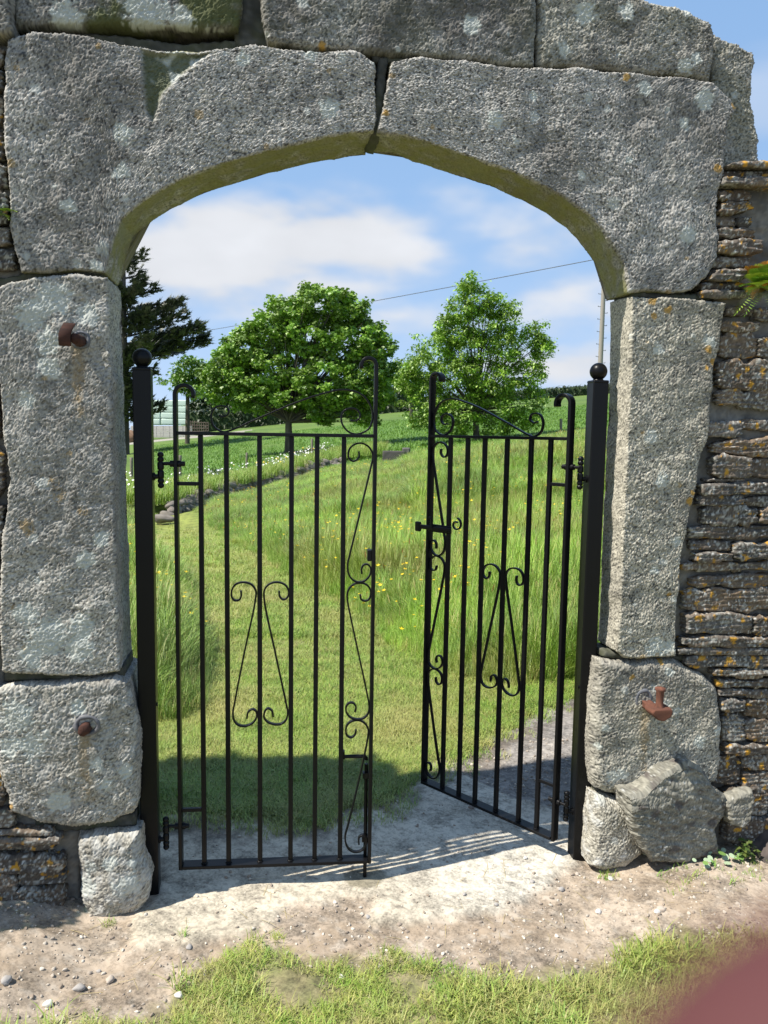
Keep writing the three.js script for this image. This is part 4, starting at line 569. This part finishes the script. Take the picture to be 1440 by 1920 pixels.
function fencePost(px, d, h, r) { const p = onGround(px, d); const m = single('fence_post', roughen(new THREE.CylinderGeometry(r, r * 1.1, h + .3, 9, 8), .006, 12), std({ color: lin(.2, .175, .14), roughness: .95 }), 'thin wooden fence post between the daisy bank and the field', 'post', 'field fence posts'); m.position.set(p.x, p.y + h / 2 - .15, p.z); m.rotation.z = (px % 7 - 3) * .012; }
for (const [px, d, h, r] of [[337, 24, .85, .06], [462, 26, .8, .035], [585, 27, .95, .04], [1048, 30, .6, .05], [247, 25, .8, .05]]) fencePost(px, d, h, r);

// ---------------------------------------------------------------- trees
function tube(parent, pts, r0, r1, seg = 7) { // tapered limb
  const c = new THREE.CatmullRomCurve3(pts), n = Math.max(4, pts.length * 4), P = c.getPoints(n), F = c.computeFrenetFrames(n, false), pos = [], idx = [], col = [];
  for (let i = 0; i <= n; i++) { const r = lerp(r0, r1, i / n); for (let k = 0; k < seg; k++) { const a = k / seg * 6.283; const q = P[i].clone().addScaledVector(F.normals[i], Math.cos(a) * r).addScaledVector(F.binormals[i], Math.sin(a) * r); const e = N3(q.x * 6, q.y * 3, q.z * 6); q.addScaledVector(F.normals[i], e * r * .2); pos.push(q.x, q.y, q.z); const v = .5 + e; col.push(lerp(.05, .13, v), lerp(.043, .112, v), lerp(.034, .09, v)); } if (i) for (let k = 0; k < seg; k++) { const a = (i - 1) * seg + k, b = (i - 1) * seg + (k + 1) % seg; idx.push(a, b, b + seg, a, b + seg, a + seg); } }
  return geoOf(pos, idx, col);
}
// a crown traced as lobes [px, py, rx, ry] at one distance; every lobe carries leaf sprays on limbs that leave the trunk
function broadTree(name, label, o) {
  const R = rng(o.seed), base = onGround(o.px, o.d); base.y -= .15; const S = o.d / CAM.f; const t = thing(name, label, 'tree', null, o.group); const limbs = [];
  const world = (px, py, dz) => { const p = atDist(px, py, o.d); return p.addScaledVector(FH, dz); };
  const fork = world(o.fork[0], o.fork[1], 0);
  const trunk = part(t, 'trunk', tube(t, [base, base.clone().lerp(fork, .5).add(V((R() - .5) * .1, 0, 0)), fork], o.r, o.r * .75, 12), M.bark);
  const leaves = [];
  for (const [px, py, rx, ry, depth = 1] of o.lobes) {
    const nb = o.branches ?? 4; const c0 = world(px, py, 0);
    for (let b = 0; b < nb; b++) {
      const a = R() * 6.283, e = world(px + (R() - .5) * rx * 1.3, py + (R() - .5) * ry * 1.3, Math.sin(a) * rx * S * .8 * depth); const m = fork.clone().lerp(e, .5); m.y += Math.abs(e.y - fork.y) * .12; limbs.push(tube(t, [fork, m, e], o.r * .24, o.r * .035, 5));
    }
    const nc = Math.max(10, Math.round(o.clumps * rx * ry / 900));
    for (let k = 0; k < nc; k++) {
      let ux = R() * 2 - 1, uy = R() * 2 - 1, uz = R() * 2 - 1; const L = Math.hypot(ux, uy, uz); if (L > 1 || L < .05) { k--; continue; } const rr = Math.pow(L, .35) / L; ux *= rr; uy *= rr; uz *= rr;
      const edge = (.82 + .42 * N3(px * .1 + ux * 3.2, uy * 3.2, uz * 3.2 + o.seed)) * (R() < .14 ? 1.18 : 1); const cx = px + ux * rx * edge, cy = py + uy * ry * edge, dz = uz * Math.max(rx, ry) * S * depth * edge; const p = world(cx, cy, dz);
      const tint = lerp(.6, 1.25, R()); const nl = o.perClump;
      for (let q = 0; q < nl; q++) { const r = o.clumpR, x = p.x + (R() + R() - 1) * r, y = p.y + (R() + R() - 1) * r * .7, z = p.z + (R() + R() - 1) * r; const s = o.leaf * lerp(.65, 1.25, R()); const c0_ = mix3(o.c0, o.c1, R()); leaves.push({ x, y, z, s, ry: R() * 6.283, rx: (o.droop ?? .4) + (R() - .5) * 1.5, rz: (R() - .5) * 1.2, c: [c0_[0] * tint, c0_[1] * tint, c0_[2] * tint] }); }
    }
  }
  if (limbs.length) part(t, 'limbs', mergeGeometries(limbs), M.bark);
  inst('crown', o.geo, M.leaf, leaves, t); console.log(name, leaves.length); return t;
}
const sycLeaf = geoOf([0, 0, 0, -.42, .06, .12, -.5, .0, .5, -.2, .02, .55, 0, -.06, 1, .2, .02, .55, .5, 0, .5, .42, .06, .12], [0, 1, 3, 1, 2, 3, 0, 3, 5, 3, 4, 5, 0, 5, 7, 7, 5, 6]);
const ovalLeaf = leafQuad(1, .3, .3);
broadTree('sycamore_tree', 'dark green broad-crowned tree with a forked trunk above the daisies', { seed: 5, px: 540, d: 34, fork: [541, 792], r: .19, leaf: .145, geo: sycLeaf, clumps: 22, perClump: 56, clumpR: .33, c0: [.15, .31, .02], c1: [.32, .50, .05], droop: .7, branches: 4,
  lobes: [[600, 566, 62, 30], [545, 588, 50, 36], [652, 588, 44, 38], [500, 620, 52, 40], [575, 630, 70, 50, .9], [660, 640, 58, 50], [455, 662, 50, 42], [430, 705, 50, 46], [500, 700, 70, 55], [400, 725, 26, 30], [690, 690, 48, 62], [620, 712, 80, 52], [560, 735, 80, 40, 1.1], [470, 742, 60, 34], [660, 750, 66, 36], [710, 735, 28, 40], [600, 775, 46, 18], [690, 782, 34, 14], [622, 584, 26, 22], [588, 550, 24, 14], [640, 560, 26, 18], [520, 578, 22, 18], [474, 622, 24, 20], [412, 676, 22, 22], [726, 652, 16, 24], [735, 700, 13, 22], [388, 700, 16, 18], [700, 620, 20, 22], [440, 640, 14, 12]] });
broadTree('ash_tree', 'lighter green cone-shaped leafy tree in front of the field', { seed: 9, px: 893, d: 30, fork: [893, 770], r: .14, leaf: .13, geo: ovalLeaf, clumps: 30, perClump: 44, clumpR: .27, c0: [.2, .38, .03], c1: [.38, .56, .065], droop: .3, branches: 3,
  lobes: [[876, 535, 18, 26], [894, 562, 36, 30], [866, 580, 34, 30], [932, 575, 26, 26], [850, 615, 40, 32], [905, 612, 44, 36], [955, 600, 24, 36], [820, 650, 40, 34], [880, 655, 48, 36], [942, 655, 38, 38], [1000, 630, 28, 28], [1018, 660, 20, 34], [790, 690, 44, 36], [850, 705, 56, 42], [920, 715, 56, 46], [985, 700, 40, 34], [765, 715, 26, 34], [1005, 745, 26, 26], [800, 750, 50, 36], [870, 765, 58, 36], [945, 765, 46, 36], [985, 785, 34, 24], [790, 790, 32, 20], [850, 805, 40, 18], [930, 806, 34, 16]] });
broadTree('young_tree', 'fresh green smaller tree between the conifer and the broad tree', { seed: 14, px: 352, d: 62, fork: [352, 740], r: .2, leaf: .34, geo: ovalLeaf, clumps: 34, perClump: 26, clumpR: .55, c0: [.13, .27, .025], c1: [.22, .38, .045], branches: 2, lobes: [[355, 690, 32, 24], [340, 715, 36, 22], [385, 700, 26, 26], [370, 730, 36, 18]] });
broadTree('hedgerow_tree', 'fresh green round tree just right of the broad-crowned tree', { seed: 15, px: 770, d: 75, fork: [768, 735], r: .2, leaf: .36, geo: ovalLeaf, clumps: 34, perClump: 24, clumpR: .6, c0: [.16, .29, .03], c1: [.26, .4, .05], branches: 2, lobes: [[760, 695, 24, 24], [775, 712, 30, 26], [800, 720, 20, 24]] });
// dark belt of trees on the far side of the field
[[420, 745, 34, 24], [470, 760, 42, 26], [530, 764, 44, 24], [600, 760, 46, 26], [660, 752, 44, 30], [715, 742, 40, 34], [755, 738, 30, 26], [375, 752, 24, 20]].forEach(([x, y, rx, ry], i) => broadTree('belt_tree', 'dark green tree in the belt closing the field', { seed: 30 + i, group: 'dark tree belt', px: x, d: 118, fork: [x, y + ry * .5], r: .25, leaf: .7, geo: ovalLeaf, clumps: 30, perClump: 22, clumpR: .9, c0: [.03, .07, .012], c1: [.06, .12, .02], branches: 1, lobes: [[x, y, rx, ry], [x - rx * .4, y + ry * .4, rx * .7, ry * .8], [x + rx * .4, y + ry * .5, rx * .7, ry * .8]] }));
{ // conifer: level boughs of dark fans
  const o = { d: 55, px: 232 }; const R = rng(44), base = onGround(o.px, o.d), t = thing('cypress_tree', 'dark spreading conifer with ragged level boughs behind the left post', 'tree'); const S = o.d / CAM.f; const top = atDist(232, 470, o.d);
  part(t, 'trunk', tube(t, [base, base.clone().lerp(top, .5), top], .45, .1, 10), M.bark); const leaves = [], limbs = [];
  const boughs = []; for (let i = 0; i < 64; i++) { const u = (i + R()) / 64; const py = lerp(478, 800, u); const len = (u > .62 ? lerp(95, 60, (u - .62) / .38) : lerp(26, 150, sst(.05, .5, u))) * lerp(.6, 1.06, R()); boughs.push([py, len, R() * 6.283]); }
  for (const q of [[486, 40, 0], [545, 62, .2], [575, 96, .1], [592, 128, -.2], [612, 152, .05], [628, 150, -.1], [640, 156, .15]]) boughs.push(q);
  for (const [py, len, a] of boughs) {
    const s = atDist(232, py + len * .22, o.d), dir = RH.clone().multiplyScalar(Math.cos(a)).addScaledVector(FH, Math.sin(a)); const e = s.clone().addScaledVector(dir, len * S * .94).add(V(0, len * S * lerp(.18, .36, R()), 0)); limbs.push(tube(t, [s, s.clone().lerp(e, .5).add(V(0, -len * S * .03, 0)), e], .09, .015, 4));
    const n = Math.round(len * 1.6); for (let k = 0; k < n; k++) { const u = Math.pow(R(), .7), p = s.clone().lerp(e, .12 + .9 * u), w = (1 - u * .72) * len * S * .26; const side = V(-dir.z, 0, dir.x); p.addScaledVector(side, (R() + R() - 1) * w); p.y += (R() - .5) * .75; leaves.push({ x: p.x, y: p.y, z: p.z, s: lerp(.35, .8, R()), ry: Math.atan2(dir.x, dir.z) + (R() - .5) * 1.9, rx: -.55 + (R() - .5) * 1.2, rz: (R() - .5) * 1.4, c: mix3([.035, .05, .024], [.095, .11, .055], R()) }); }
  }
  part(t, 'limbs', mergeGeometries(limbs), M.bark);
  const fan = geoOf([0, 0, 0, -.12, .02, .3, -.3, 0, .5, -.1, 0, .55, -.16, -.02, .85, 0, 0, .7, .04, -.03, 1.1, .08, 0, .68, .2, -.02, .8, .1, 0, .5, .28, 0, .45, .1, .02, .25], [0, 3, 1, 1, 3, 2, 0, 5, 3, 3, 5, 4, 0, 7, 5, 5, 7, 6, 0, 9, 7, 7, 9, 8, 0, 11, 9, 9, 11, 10]);
  inst('crown', fan, M.leaf, leaves, t); console.log('conifer', leaves.length);
}
function bushLike(name, label, o) { const R = rng(o.seed), list = []; for (let i = 0; i < o.n; i++) { let ux, uy, uz, L; do { ux = R() * 2 - 1; uy = R() * 2 - 1; uz = R() * 2 - 1; L = Math.hypot(ux, uy, uz); } while (L > 1 || L < .2); const k = Math.pow(L, .4) / L * (1 + .25 * N3(ux * 2 + o.seed, uy * 2, uz * 2)); list.push({ x: ux * k * o.r[0], y: Math.max(0, o.r[1] * (.9 + uy * k)), z: uz * k * o.r[2], s: o.leaf * lerp(.6, 1.2, R()), ry: R() * 6.3, rx: .4 + (R() - .5) * 1.6, rz: (R() - .5), c: mix3(o.c0, o.c1, R()) }); } const t = thing(name, label, o.cat || 'shrub', o.at, o.group); inst('foliage', o.geo || ovalLeaf, M.leaf, list, t); const st = []; for (let i = 0; i < 6; i++) { const a = i * 1.05; st.push(tube(t, [V(0, -.1, 0), V(Math.cos(a) * o.r[0] * .3, o.r[1] * .6, Math.sin(a) * o.r[2] * .3), V(Math.cos(a) * o.r[0] * .7, o.r[1] * 1.4, Math.sin(a) * o.r[2] * .7)], .03 * o.r[1], .006 * o.r[1], 5)); } part(t, 'stems', mergeGeometries(st), M.bark); return t; }
bushLike('bramble_shrub', 'round dark green bush on the bank behind the second picket', { seed: 3, at: onGround(400, 20.5), r: [.52, .32, .45], n: 900, leaf: .1, c0: [.03, .075, .012], c1: [.07, .14, .02] });
// hedge along the far rim of the field
function hedge(a, b, label, hh, n, seed) { const R = rng(seed), list = []; const t = thing('far_hedge', label, 'hedge'); for (let i = 0; i < n; i++) { const u = R(), x = lerp(a.x, b.x, u), z = lerp(a.z, b.z, u) + (R() - .5) * 2; const y0 = gBase(x, z); const top = hh + .12 * hh * N3(x * .3, 1, 2) + .1 * hh * N3(x * .9, 1, 2); list.push({ x, y: y0 + R() * top, z, s: lerp(.4, .8, R()), ry: R() * 6, rx: R() * 1.5, c: mix3([.02, .045, .012], [.05, .085, .02], R()) }); } inst('foliage', ovalLeaf, M.leaf, list, t);
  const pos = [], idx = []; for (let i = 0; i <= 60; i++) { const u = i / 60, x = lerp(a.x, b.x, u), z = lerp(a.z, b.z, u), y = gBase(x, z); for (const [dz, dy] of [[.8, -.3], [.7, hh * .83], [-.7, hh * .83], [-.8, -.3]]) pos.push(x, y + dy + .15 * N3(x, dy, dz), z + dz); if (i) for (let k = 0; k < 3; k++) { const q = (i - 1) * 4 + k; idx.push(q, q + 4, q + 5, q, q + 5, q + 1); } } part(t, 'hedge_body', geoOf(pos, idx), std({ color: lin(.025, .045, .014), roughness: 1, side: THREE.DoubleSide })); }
hedge(atDist(730, 735, 150), atDist(1240, 729, 150), 'clipped dark hedge on the rim of the rising field', 2.1, 5200, 8);
hedge(atDist(352, 780, 112), atDist(790, 760, 112), 'tall dark hedge under the belt of trees', 3.6, 7000, 9);

// ---------------------------------------------------------------- farm at the field's left edge
{ const wrap = std({ color: lin(.55, .68, .58), roughness: .45 }); const R = rng(17); const gb = roughen(new RoundedBoxGeometry(1.5, .8, 1.3, 3, .16), .03, 4);
  for (let row = 0; row < 4; row++) for (let k = 0; k < 4; k++) { const p = atDist(267 + k * 24.5, 791 - row * 11.6, 98); const m = single('wrapped_bale', gb, wrap, 'pale green plastic wrapped silage bale in the ' + ['bottom', 'second', 'third', 'top'][row] + ' layer of the stack', 'bale', 'stacked silage bales'); m.position.copy(p); m.scale.set(1.04, .98, 1); m.rotation.y = -.16 + (R() - .5) * .06; }
  // the slab wall they stand on
  const a = atDist(250, 808, 96), wl = thing('concrete_wall', 'low pale concrete block wall under the silage bales', 'wall'); const cm = std({ color: lin(.55, .52, .48), roughness: .9 });
  for (let r = 0; r < 2; r++) for (let k = 0; k < 7; k++) { const p = atDist(262 + k * 16.2 - (r ? 8 : 0), 815 - r * 11, 96); const m = part(wl, 'block', new RoundedBoxGeometry(1.06, .72, .4, 1, .02), cm); m.position.copy(p); m.rotation.y = -.16; }
  // feed barrier of tubular rails
  const gt = thing('cattle_barrier', 'brown tubular cattle barrier beside the silage bales', 'gate'); const bm = std({ color: lin(.13, .1, .075), roughness: .7 });
  for (let k = 0; k < 9; k++) { const p = atDist(357 + k * 4.2, 800, 92), q = part(gt, 'upright', new THREE.CylinderGeometry(.04, .04, 1.5 - k * .06, 6), bm); q.position.copy(p); }
  for (let r = 0; r < 4; r++) { const p = atDist(357, 791 + r * 6, 92), q = atDist(391, 793 + r * 5, 92), L = p.distanceTo(q); const m = part(gt, 'rail', new THREE.CylinderGeometry(.035, .035, L, 6), bm); m.position.copy(p).lerp(q, .5); m.quaternion.setFromUnitVectors(V(0, 1, 0), q.clone().sub(p).normalize()); }
  // wire panels before the slab
  const wf = thing('wire_fence', 'fine wire mesh fence in front of the concrete wall', 'fence'); const wm = std({ color: lin(.12, .12, .12), roughness: .6 });
  for (let k = 0; k < 9; k++) { const p = atDist(256 + k * 12.5, 809, 90), m = part(wf, 'upright', new THREE.CylinderGeometry(.02, .02, 1.25, 5), wm); m.position.copy(p); } for (let r = 0; r < 4; r++) { const p = atDist(254, 800 + r * 6, 90), q = atDist(357, 800 + r * 6, 90); const m = part(wf, 'wire', new THREE.CylinderGeometry(.012, .012, p.distanceTo(q), 5), wm); m.position.copy(p).lerp(q, .5); m.quaternion.setFromUnitVectors(V(0, 1, 0), q.clone().sub(p).normalize()); }
  const hp = atDist(236, 800, 94); const heap = single('earth_heap', roughen(new THREE.SphereGeometry(1, 24, 16).scale(1.6, 1.3, 1.4), .25, 1.2), std({ color: lin(.2, .12, .07), roughness: 1 }), 'brown earth heap left of the silage bales', 'heap'); heap.position.set(hp.x, gBase(hp.x, hp.z) + .3, hp.z);
}
{ // pole with climbing irons and its line
  const d = 46, b = onGround(1116, d), t = thing('utility_pole', 'tall grey wooden utility pole with climbing pegs', 'pole', V(b.x, b.y, b.z)); const topY = atDist(1117, 474, d).y - b.y; const pm = std({ color: lin(.30, .27, .235), roughness: .95 });
  part(t, 'shaft', new THREE.CylinderGeometry(.115, .16, topY + .5, 12, 6).translate(0, (topY - .5) / 2, 0), pm); const im = std({ color: lin(.08, .08, .08), roughness: .6 });
  for (let k = 0; k < 26; k++) { const y = topY - .9 - k * .36; if (y < 2.5) break; part(t, 'climbing_peg', mergeGeometries([cylX(0, (k % 2 ? 1 : -1) * .3, y, .016, 6), cylY((k % 2 ? 1 : -1) * .29, y - .01, y + .05, .016, 0, 6)]), im); }
  const p0 = atDist(1113, 487, d), p1 = atDist(120, 662, 92); const mid = p0.clone().lerp(p1, .5); mid.y -= .5; single('overhead_wire', new THREE.TubeGeometry(new THREE.QuadraticBezierCurve3(p0, mid, p1), 60, .022, 5), im, 'single black overhead wire running from the utility pole', 'wire');
}

// ---------------------------------------------------------------- plants on and by the wall
function fern(name, label, at, n, len, o) { const R = rng(o.seed), t = thing(name, label, 'fern', at); for (let f = 0; f < n; f++) {
  const a = o.a0 + (o.a1 - o.a0) * (f + R() * .6) / n, el = lerp(o.e0, o.e1, R()), L = len * lerp(.6, 1.1, R()), dir = V(Math.cos(a) * Math.cos(el), Math.sin(el), Math.sin(a) * Math.cos(el)); const pos = [], idx = [], col = []; const side = V(-Math.sin(a), 0, Math.cos(a)); const c0 = R() < o.orange ? [.6, .26, .03] : mix3([.12, .26, .025], [.34, .44, .04], R()); const N = 17;
  for (let i = 0; i < N; i++) { const u = i / (N - 1), p = dir.clone().multiplyScalar(L * u).add(V(0, -.45 * L * u * u, 0)), w = L * .34 * Math.sin(Math.PI * (.08 + .88 * u)) * (1 - u * .35); const tip = dir.clone().multiplyScalar(L * .11); for (const s of [-1, 1]) { const k = pos.length / 3; const q = p.clone().addScaledVector(side, s * w).add(tip).add(V(0, -.06 * L, 0)); const h = L * .022; pos.push(p.x - dir.x * h, p.y - dir.y * h, p.z - dir.z * h, p.x + dir.x * h, p.y + dir.y * h, p.z + dir.z * h, (p.x + q.x) / 2 + dir.x * h * 1.3, (p.y + q.y) / 2 + dir.y * h, (p.z + q.z) / 2 + dir.z * h * 1.3, q.x, q.y, q.z, (p.x + q.x) / 2 - dir.x * h, (p.y + q.y) / 2 - dir.y * h, (p.z + q.z) / 2 - dir.z * h); idx.push(k, k + 1, k + 2, k, k + 2, k + 4, k + 4, k + 2, k + 3); const v = lerp(.8, 1.2, R()); for (let m = 0; m < 5; m++) col.push(c0[0] * v, c0[1] * v, c0[2] * v); } }
  part(t, 'frond', geoOf(pos, idx, col), M.fern); } return t; }
M.fern = phy({ vertexColors: true, roughness: .55, transmission: .25, thickness: 0, side: THREE.DoubleSide });
fern('wall_fern', 'green fern with orange fronds sprouting from the slate wall', onZ(1432, 540, ZF + .02), 70, .15, { seed: 4, a0: .5, a1: 2.95, e0: -.4, e1: 1.35, orange: .35 });
fern('small_wall_fern', 'small bright green fern tuft beside the left arch stone', onZ(-6, 400, ZF - .02), 14, .075, { seed: 6, a0: .1, a1: 3.0, e0: -.2, e1: 1.0, orange: 0 });
const rosetteLeaf = (() => { const s = new THREE.SphereGeometry(1, 10, 8); s.scale(.32, .14, .5).translate(0, 0, .5); return s; })();
const succ = std({ color: lin(.33, .42, .27), roughness: .55 }), succ2 = std({ color: lin(.16, .27, .07), roughness: .4 });
function rosette(px, py, r, label, mat, flat, group) { const p = gHit(px, py), t = thing(group ? 'navelwort' : 'houseleek', label, 'plant', V(p.x, ground(p.x, p.z), p.z), group); const R = rng(px); for (let k = 0; k < 9; k++) { const m = part(t, 'leaf', rosetteLeaf, R() < .3 ? succ2 : mat); m.scale.setScalar(r * lerp(.8, 1.1, R())); m.rotation.set(-lerp(.2, .8, R()) * (flat ? .4 : 1), k * 2.4, 0, 'YXZ'); m.position.y = .008; } return t; }
rosette(1206, 1606, .042, 'grey green succulent rosette between foot stone and boulder', succ, false);
{ const disc = new THREE.CylinderGeometry(1, .8, .18, 14, 1); const R = rng(5); for (const [px, py, n, sp] of [[1262, 1618, 5, .035], [1315, 1632, 7, .05], [1345, 1612, 7, .05], [1372, 1618, 7, .045], [1335, 1606, 6, .035]]) { const p = gHit(px, py); const t = thing('navelwort', 'small clump of round pale green leaves below the boulder', 'plant', V(p.x, ground(p.x, p.z), p.z), 'round leaved clumps'); for (let k = 0; k < n; k++) { const m = part(t, 'leaf', disc, R() < .55 ? succ : succ2); const s = lerp(.008, .016, R()); m.scale.set(s, s * .6, s * .9); m.position.set((R() - .5) * sp * 2, .012 + R() * .02, (R() - .5) * sp); m.rotation.set(.3 + (R() - .5) * .8, R() * 6, (R() - .5) * .6); } } }
bushLike('weed', 'small upright green weed right of the boulder', { seed: 21, cat: 'plant', at: (() => { const p = gHit(1400, 1612); return V(p.x, ground(p.x, p.z) - .005, p.z); })(), r: [.035, .045, .03], n: 70, leaf: .03, c0: [.07, .14, .02], c1: [.16, .2, .04] });
{ const R = rng(66), g = bladeGeo(9, .03, .02, .0014, .9, 6), l = []; for (const [px, py, n, sp] of [[1150, 1645, 9, .06], [1420, 1640, 26, .14], [1290, 1650, 16, .12], [210, 1735, 6, .03], [350, 1765, 3, .01]]) { const c = gHit(px, py); for (let i = 0; i < n; i++) { const x = c.x + (R() - .5) * sp * 2, z = c.z + (R() - .5) * sp; l.push({ x, y: ground(x, z), z, s: lerp(.4, 1, R()), ry: R() * 6, c: GC(R, .5) }); } } inst('wall_foot_weeds', g, M.blade, l).userData = { kind: 'stuff', label: 'sparse weeds and moss along the wall foot', category: 'weeds' }; }
// outside the frame, known by their shadows: a shrub crowning the wall and a fern low on its face
bushLike('wall_top_shrub', 'leafy shrub rooted on top of the old wall', { seed: 71, at: V(-2.75, 2.95, -.12), r: [.75, .98, .3], n: 5200, leaf: .12, c0: [.035, .085, .012], c1: [.08, .16, .025] });
bushLike('wall_side_plant', 'leafy plant hanging out of the slate wall above the dirt', { seed: 72, cat: 'plant', at: V(-1.2, .82, .24), r: [.2, .13, .16], n: 520, leaf: .07, c0: [.05, .11, .02], c1: [.1, .19, .03] });
console.log('landscape');

// ---------------------------------------------------------------- fingertip at the lens, its shade put into a darkened skin colour
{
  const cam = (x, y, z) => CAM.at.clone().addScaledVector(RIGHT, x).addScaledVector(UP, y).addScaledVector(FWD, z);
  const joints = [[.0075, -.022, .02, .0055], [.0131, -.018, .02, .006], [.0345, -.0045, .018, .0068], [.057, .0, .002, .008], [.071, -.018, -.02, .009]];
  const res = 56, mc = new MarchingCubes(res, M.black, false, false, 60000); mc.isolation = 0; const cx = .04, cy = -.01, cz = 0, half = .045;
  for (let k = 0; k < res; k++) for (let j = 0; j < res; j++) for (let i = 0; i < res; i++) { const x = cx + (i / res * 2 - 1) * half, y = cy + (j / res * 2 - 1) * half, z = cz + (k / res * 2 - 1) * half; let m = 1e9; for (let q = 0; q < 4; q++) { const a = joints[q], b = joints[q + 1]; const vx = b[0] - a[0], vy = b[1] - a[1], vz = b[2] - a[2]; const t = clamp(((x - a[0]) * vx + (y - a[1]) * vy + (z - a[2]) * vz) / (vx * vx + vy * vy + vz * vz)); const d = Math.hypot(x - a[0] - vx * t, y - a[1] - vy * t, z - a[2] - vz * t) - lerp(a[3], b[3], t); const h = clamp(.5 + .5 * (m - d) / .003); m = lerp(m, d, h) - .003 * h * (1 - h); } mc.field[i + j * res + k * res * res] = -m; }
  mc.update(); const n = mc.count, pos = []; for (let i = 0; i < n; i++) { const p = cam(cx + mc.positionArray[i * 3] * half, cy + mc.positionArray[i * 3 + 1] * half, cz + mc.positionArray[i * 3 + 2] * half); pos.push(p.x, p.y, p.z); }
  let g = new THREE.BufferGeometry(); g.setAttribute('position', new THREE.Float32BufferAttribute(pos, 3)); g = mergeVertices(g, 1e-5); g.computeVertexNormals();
  const m = single('person', g, phy({ color: lin(.085, .024, .025), roughness: .8 }), 'blurred fingertip held against the lens, dark red with its shade painted in', 'finger'); m.material.side = THREE.DoubleSide; console.log('finger', n);
}
renderer.render(scene, camera);
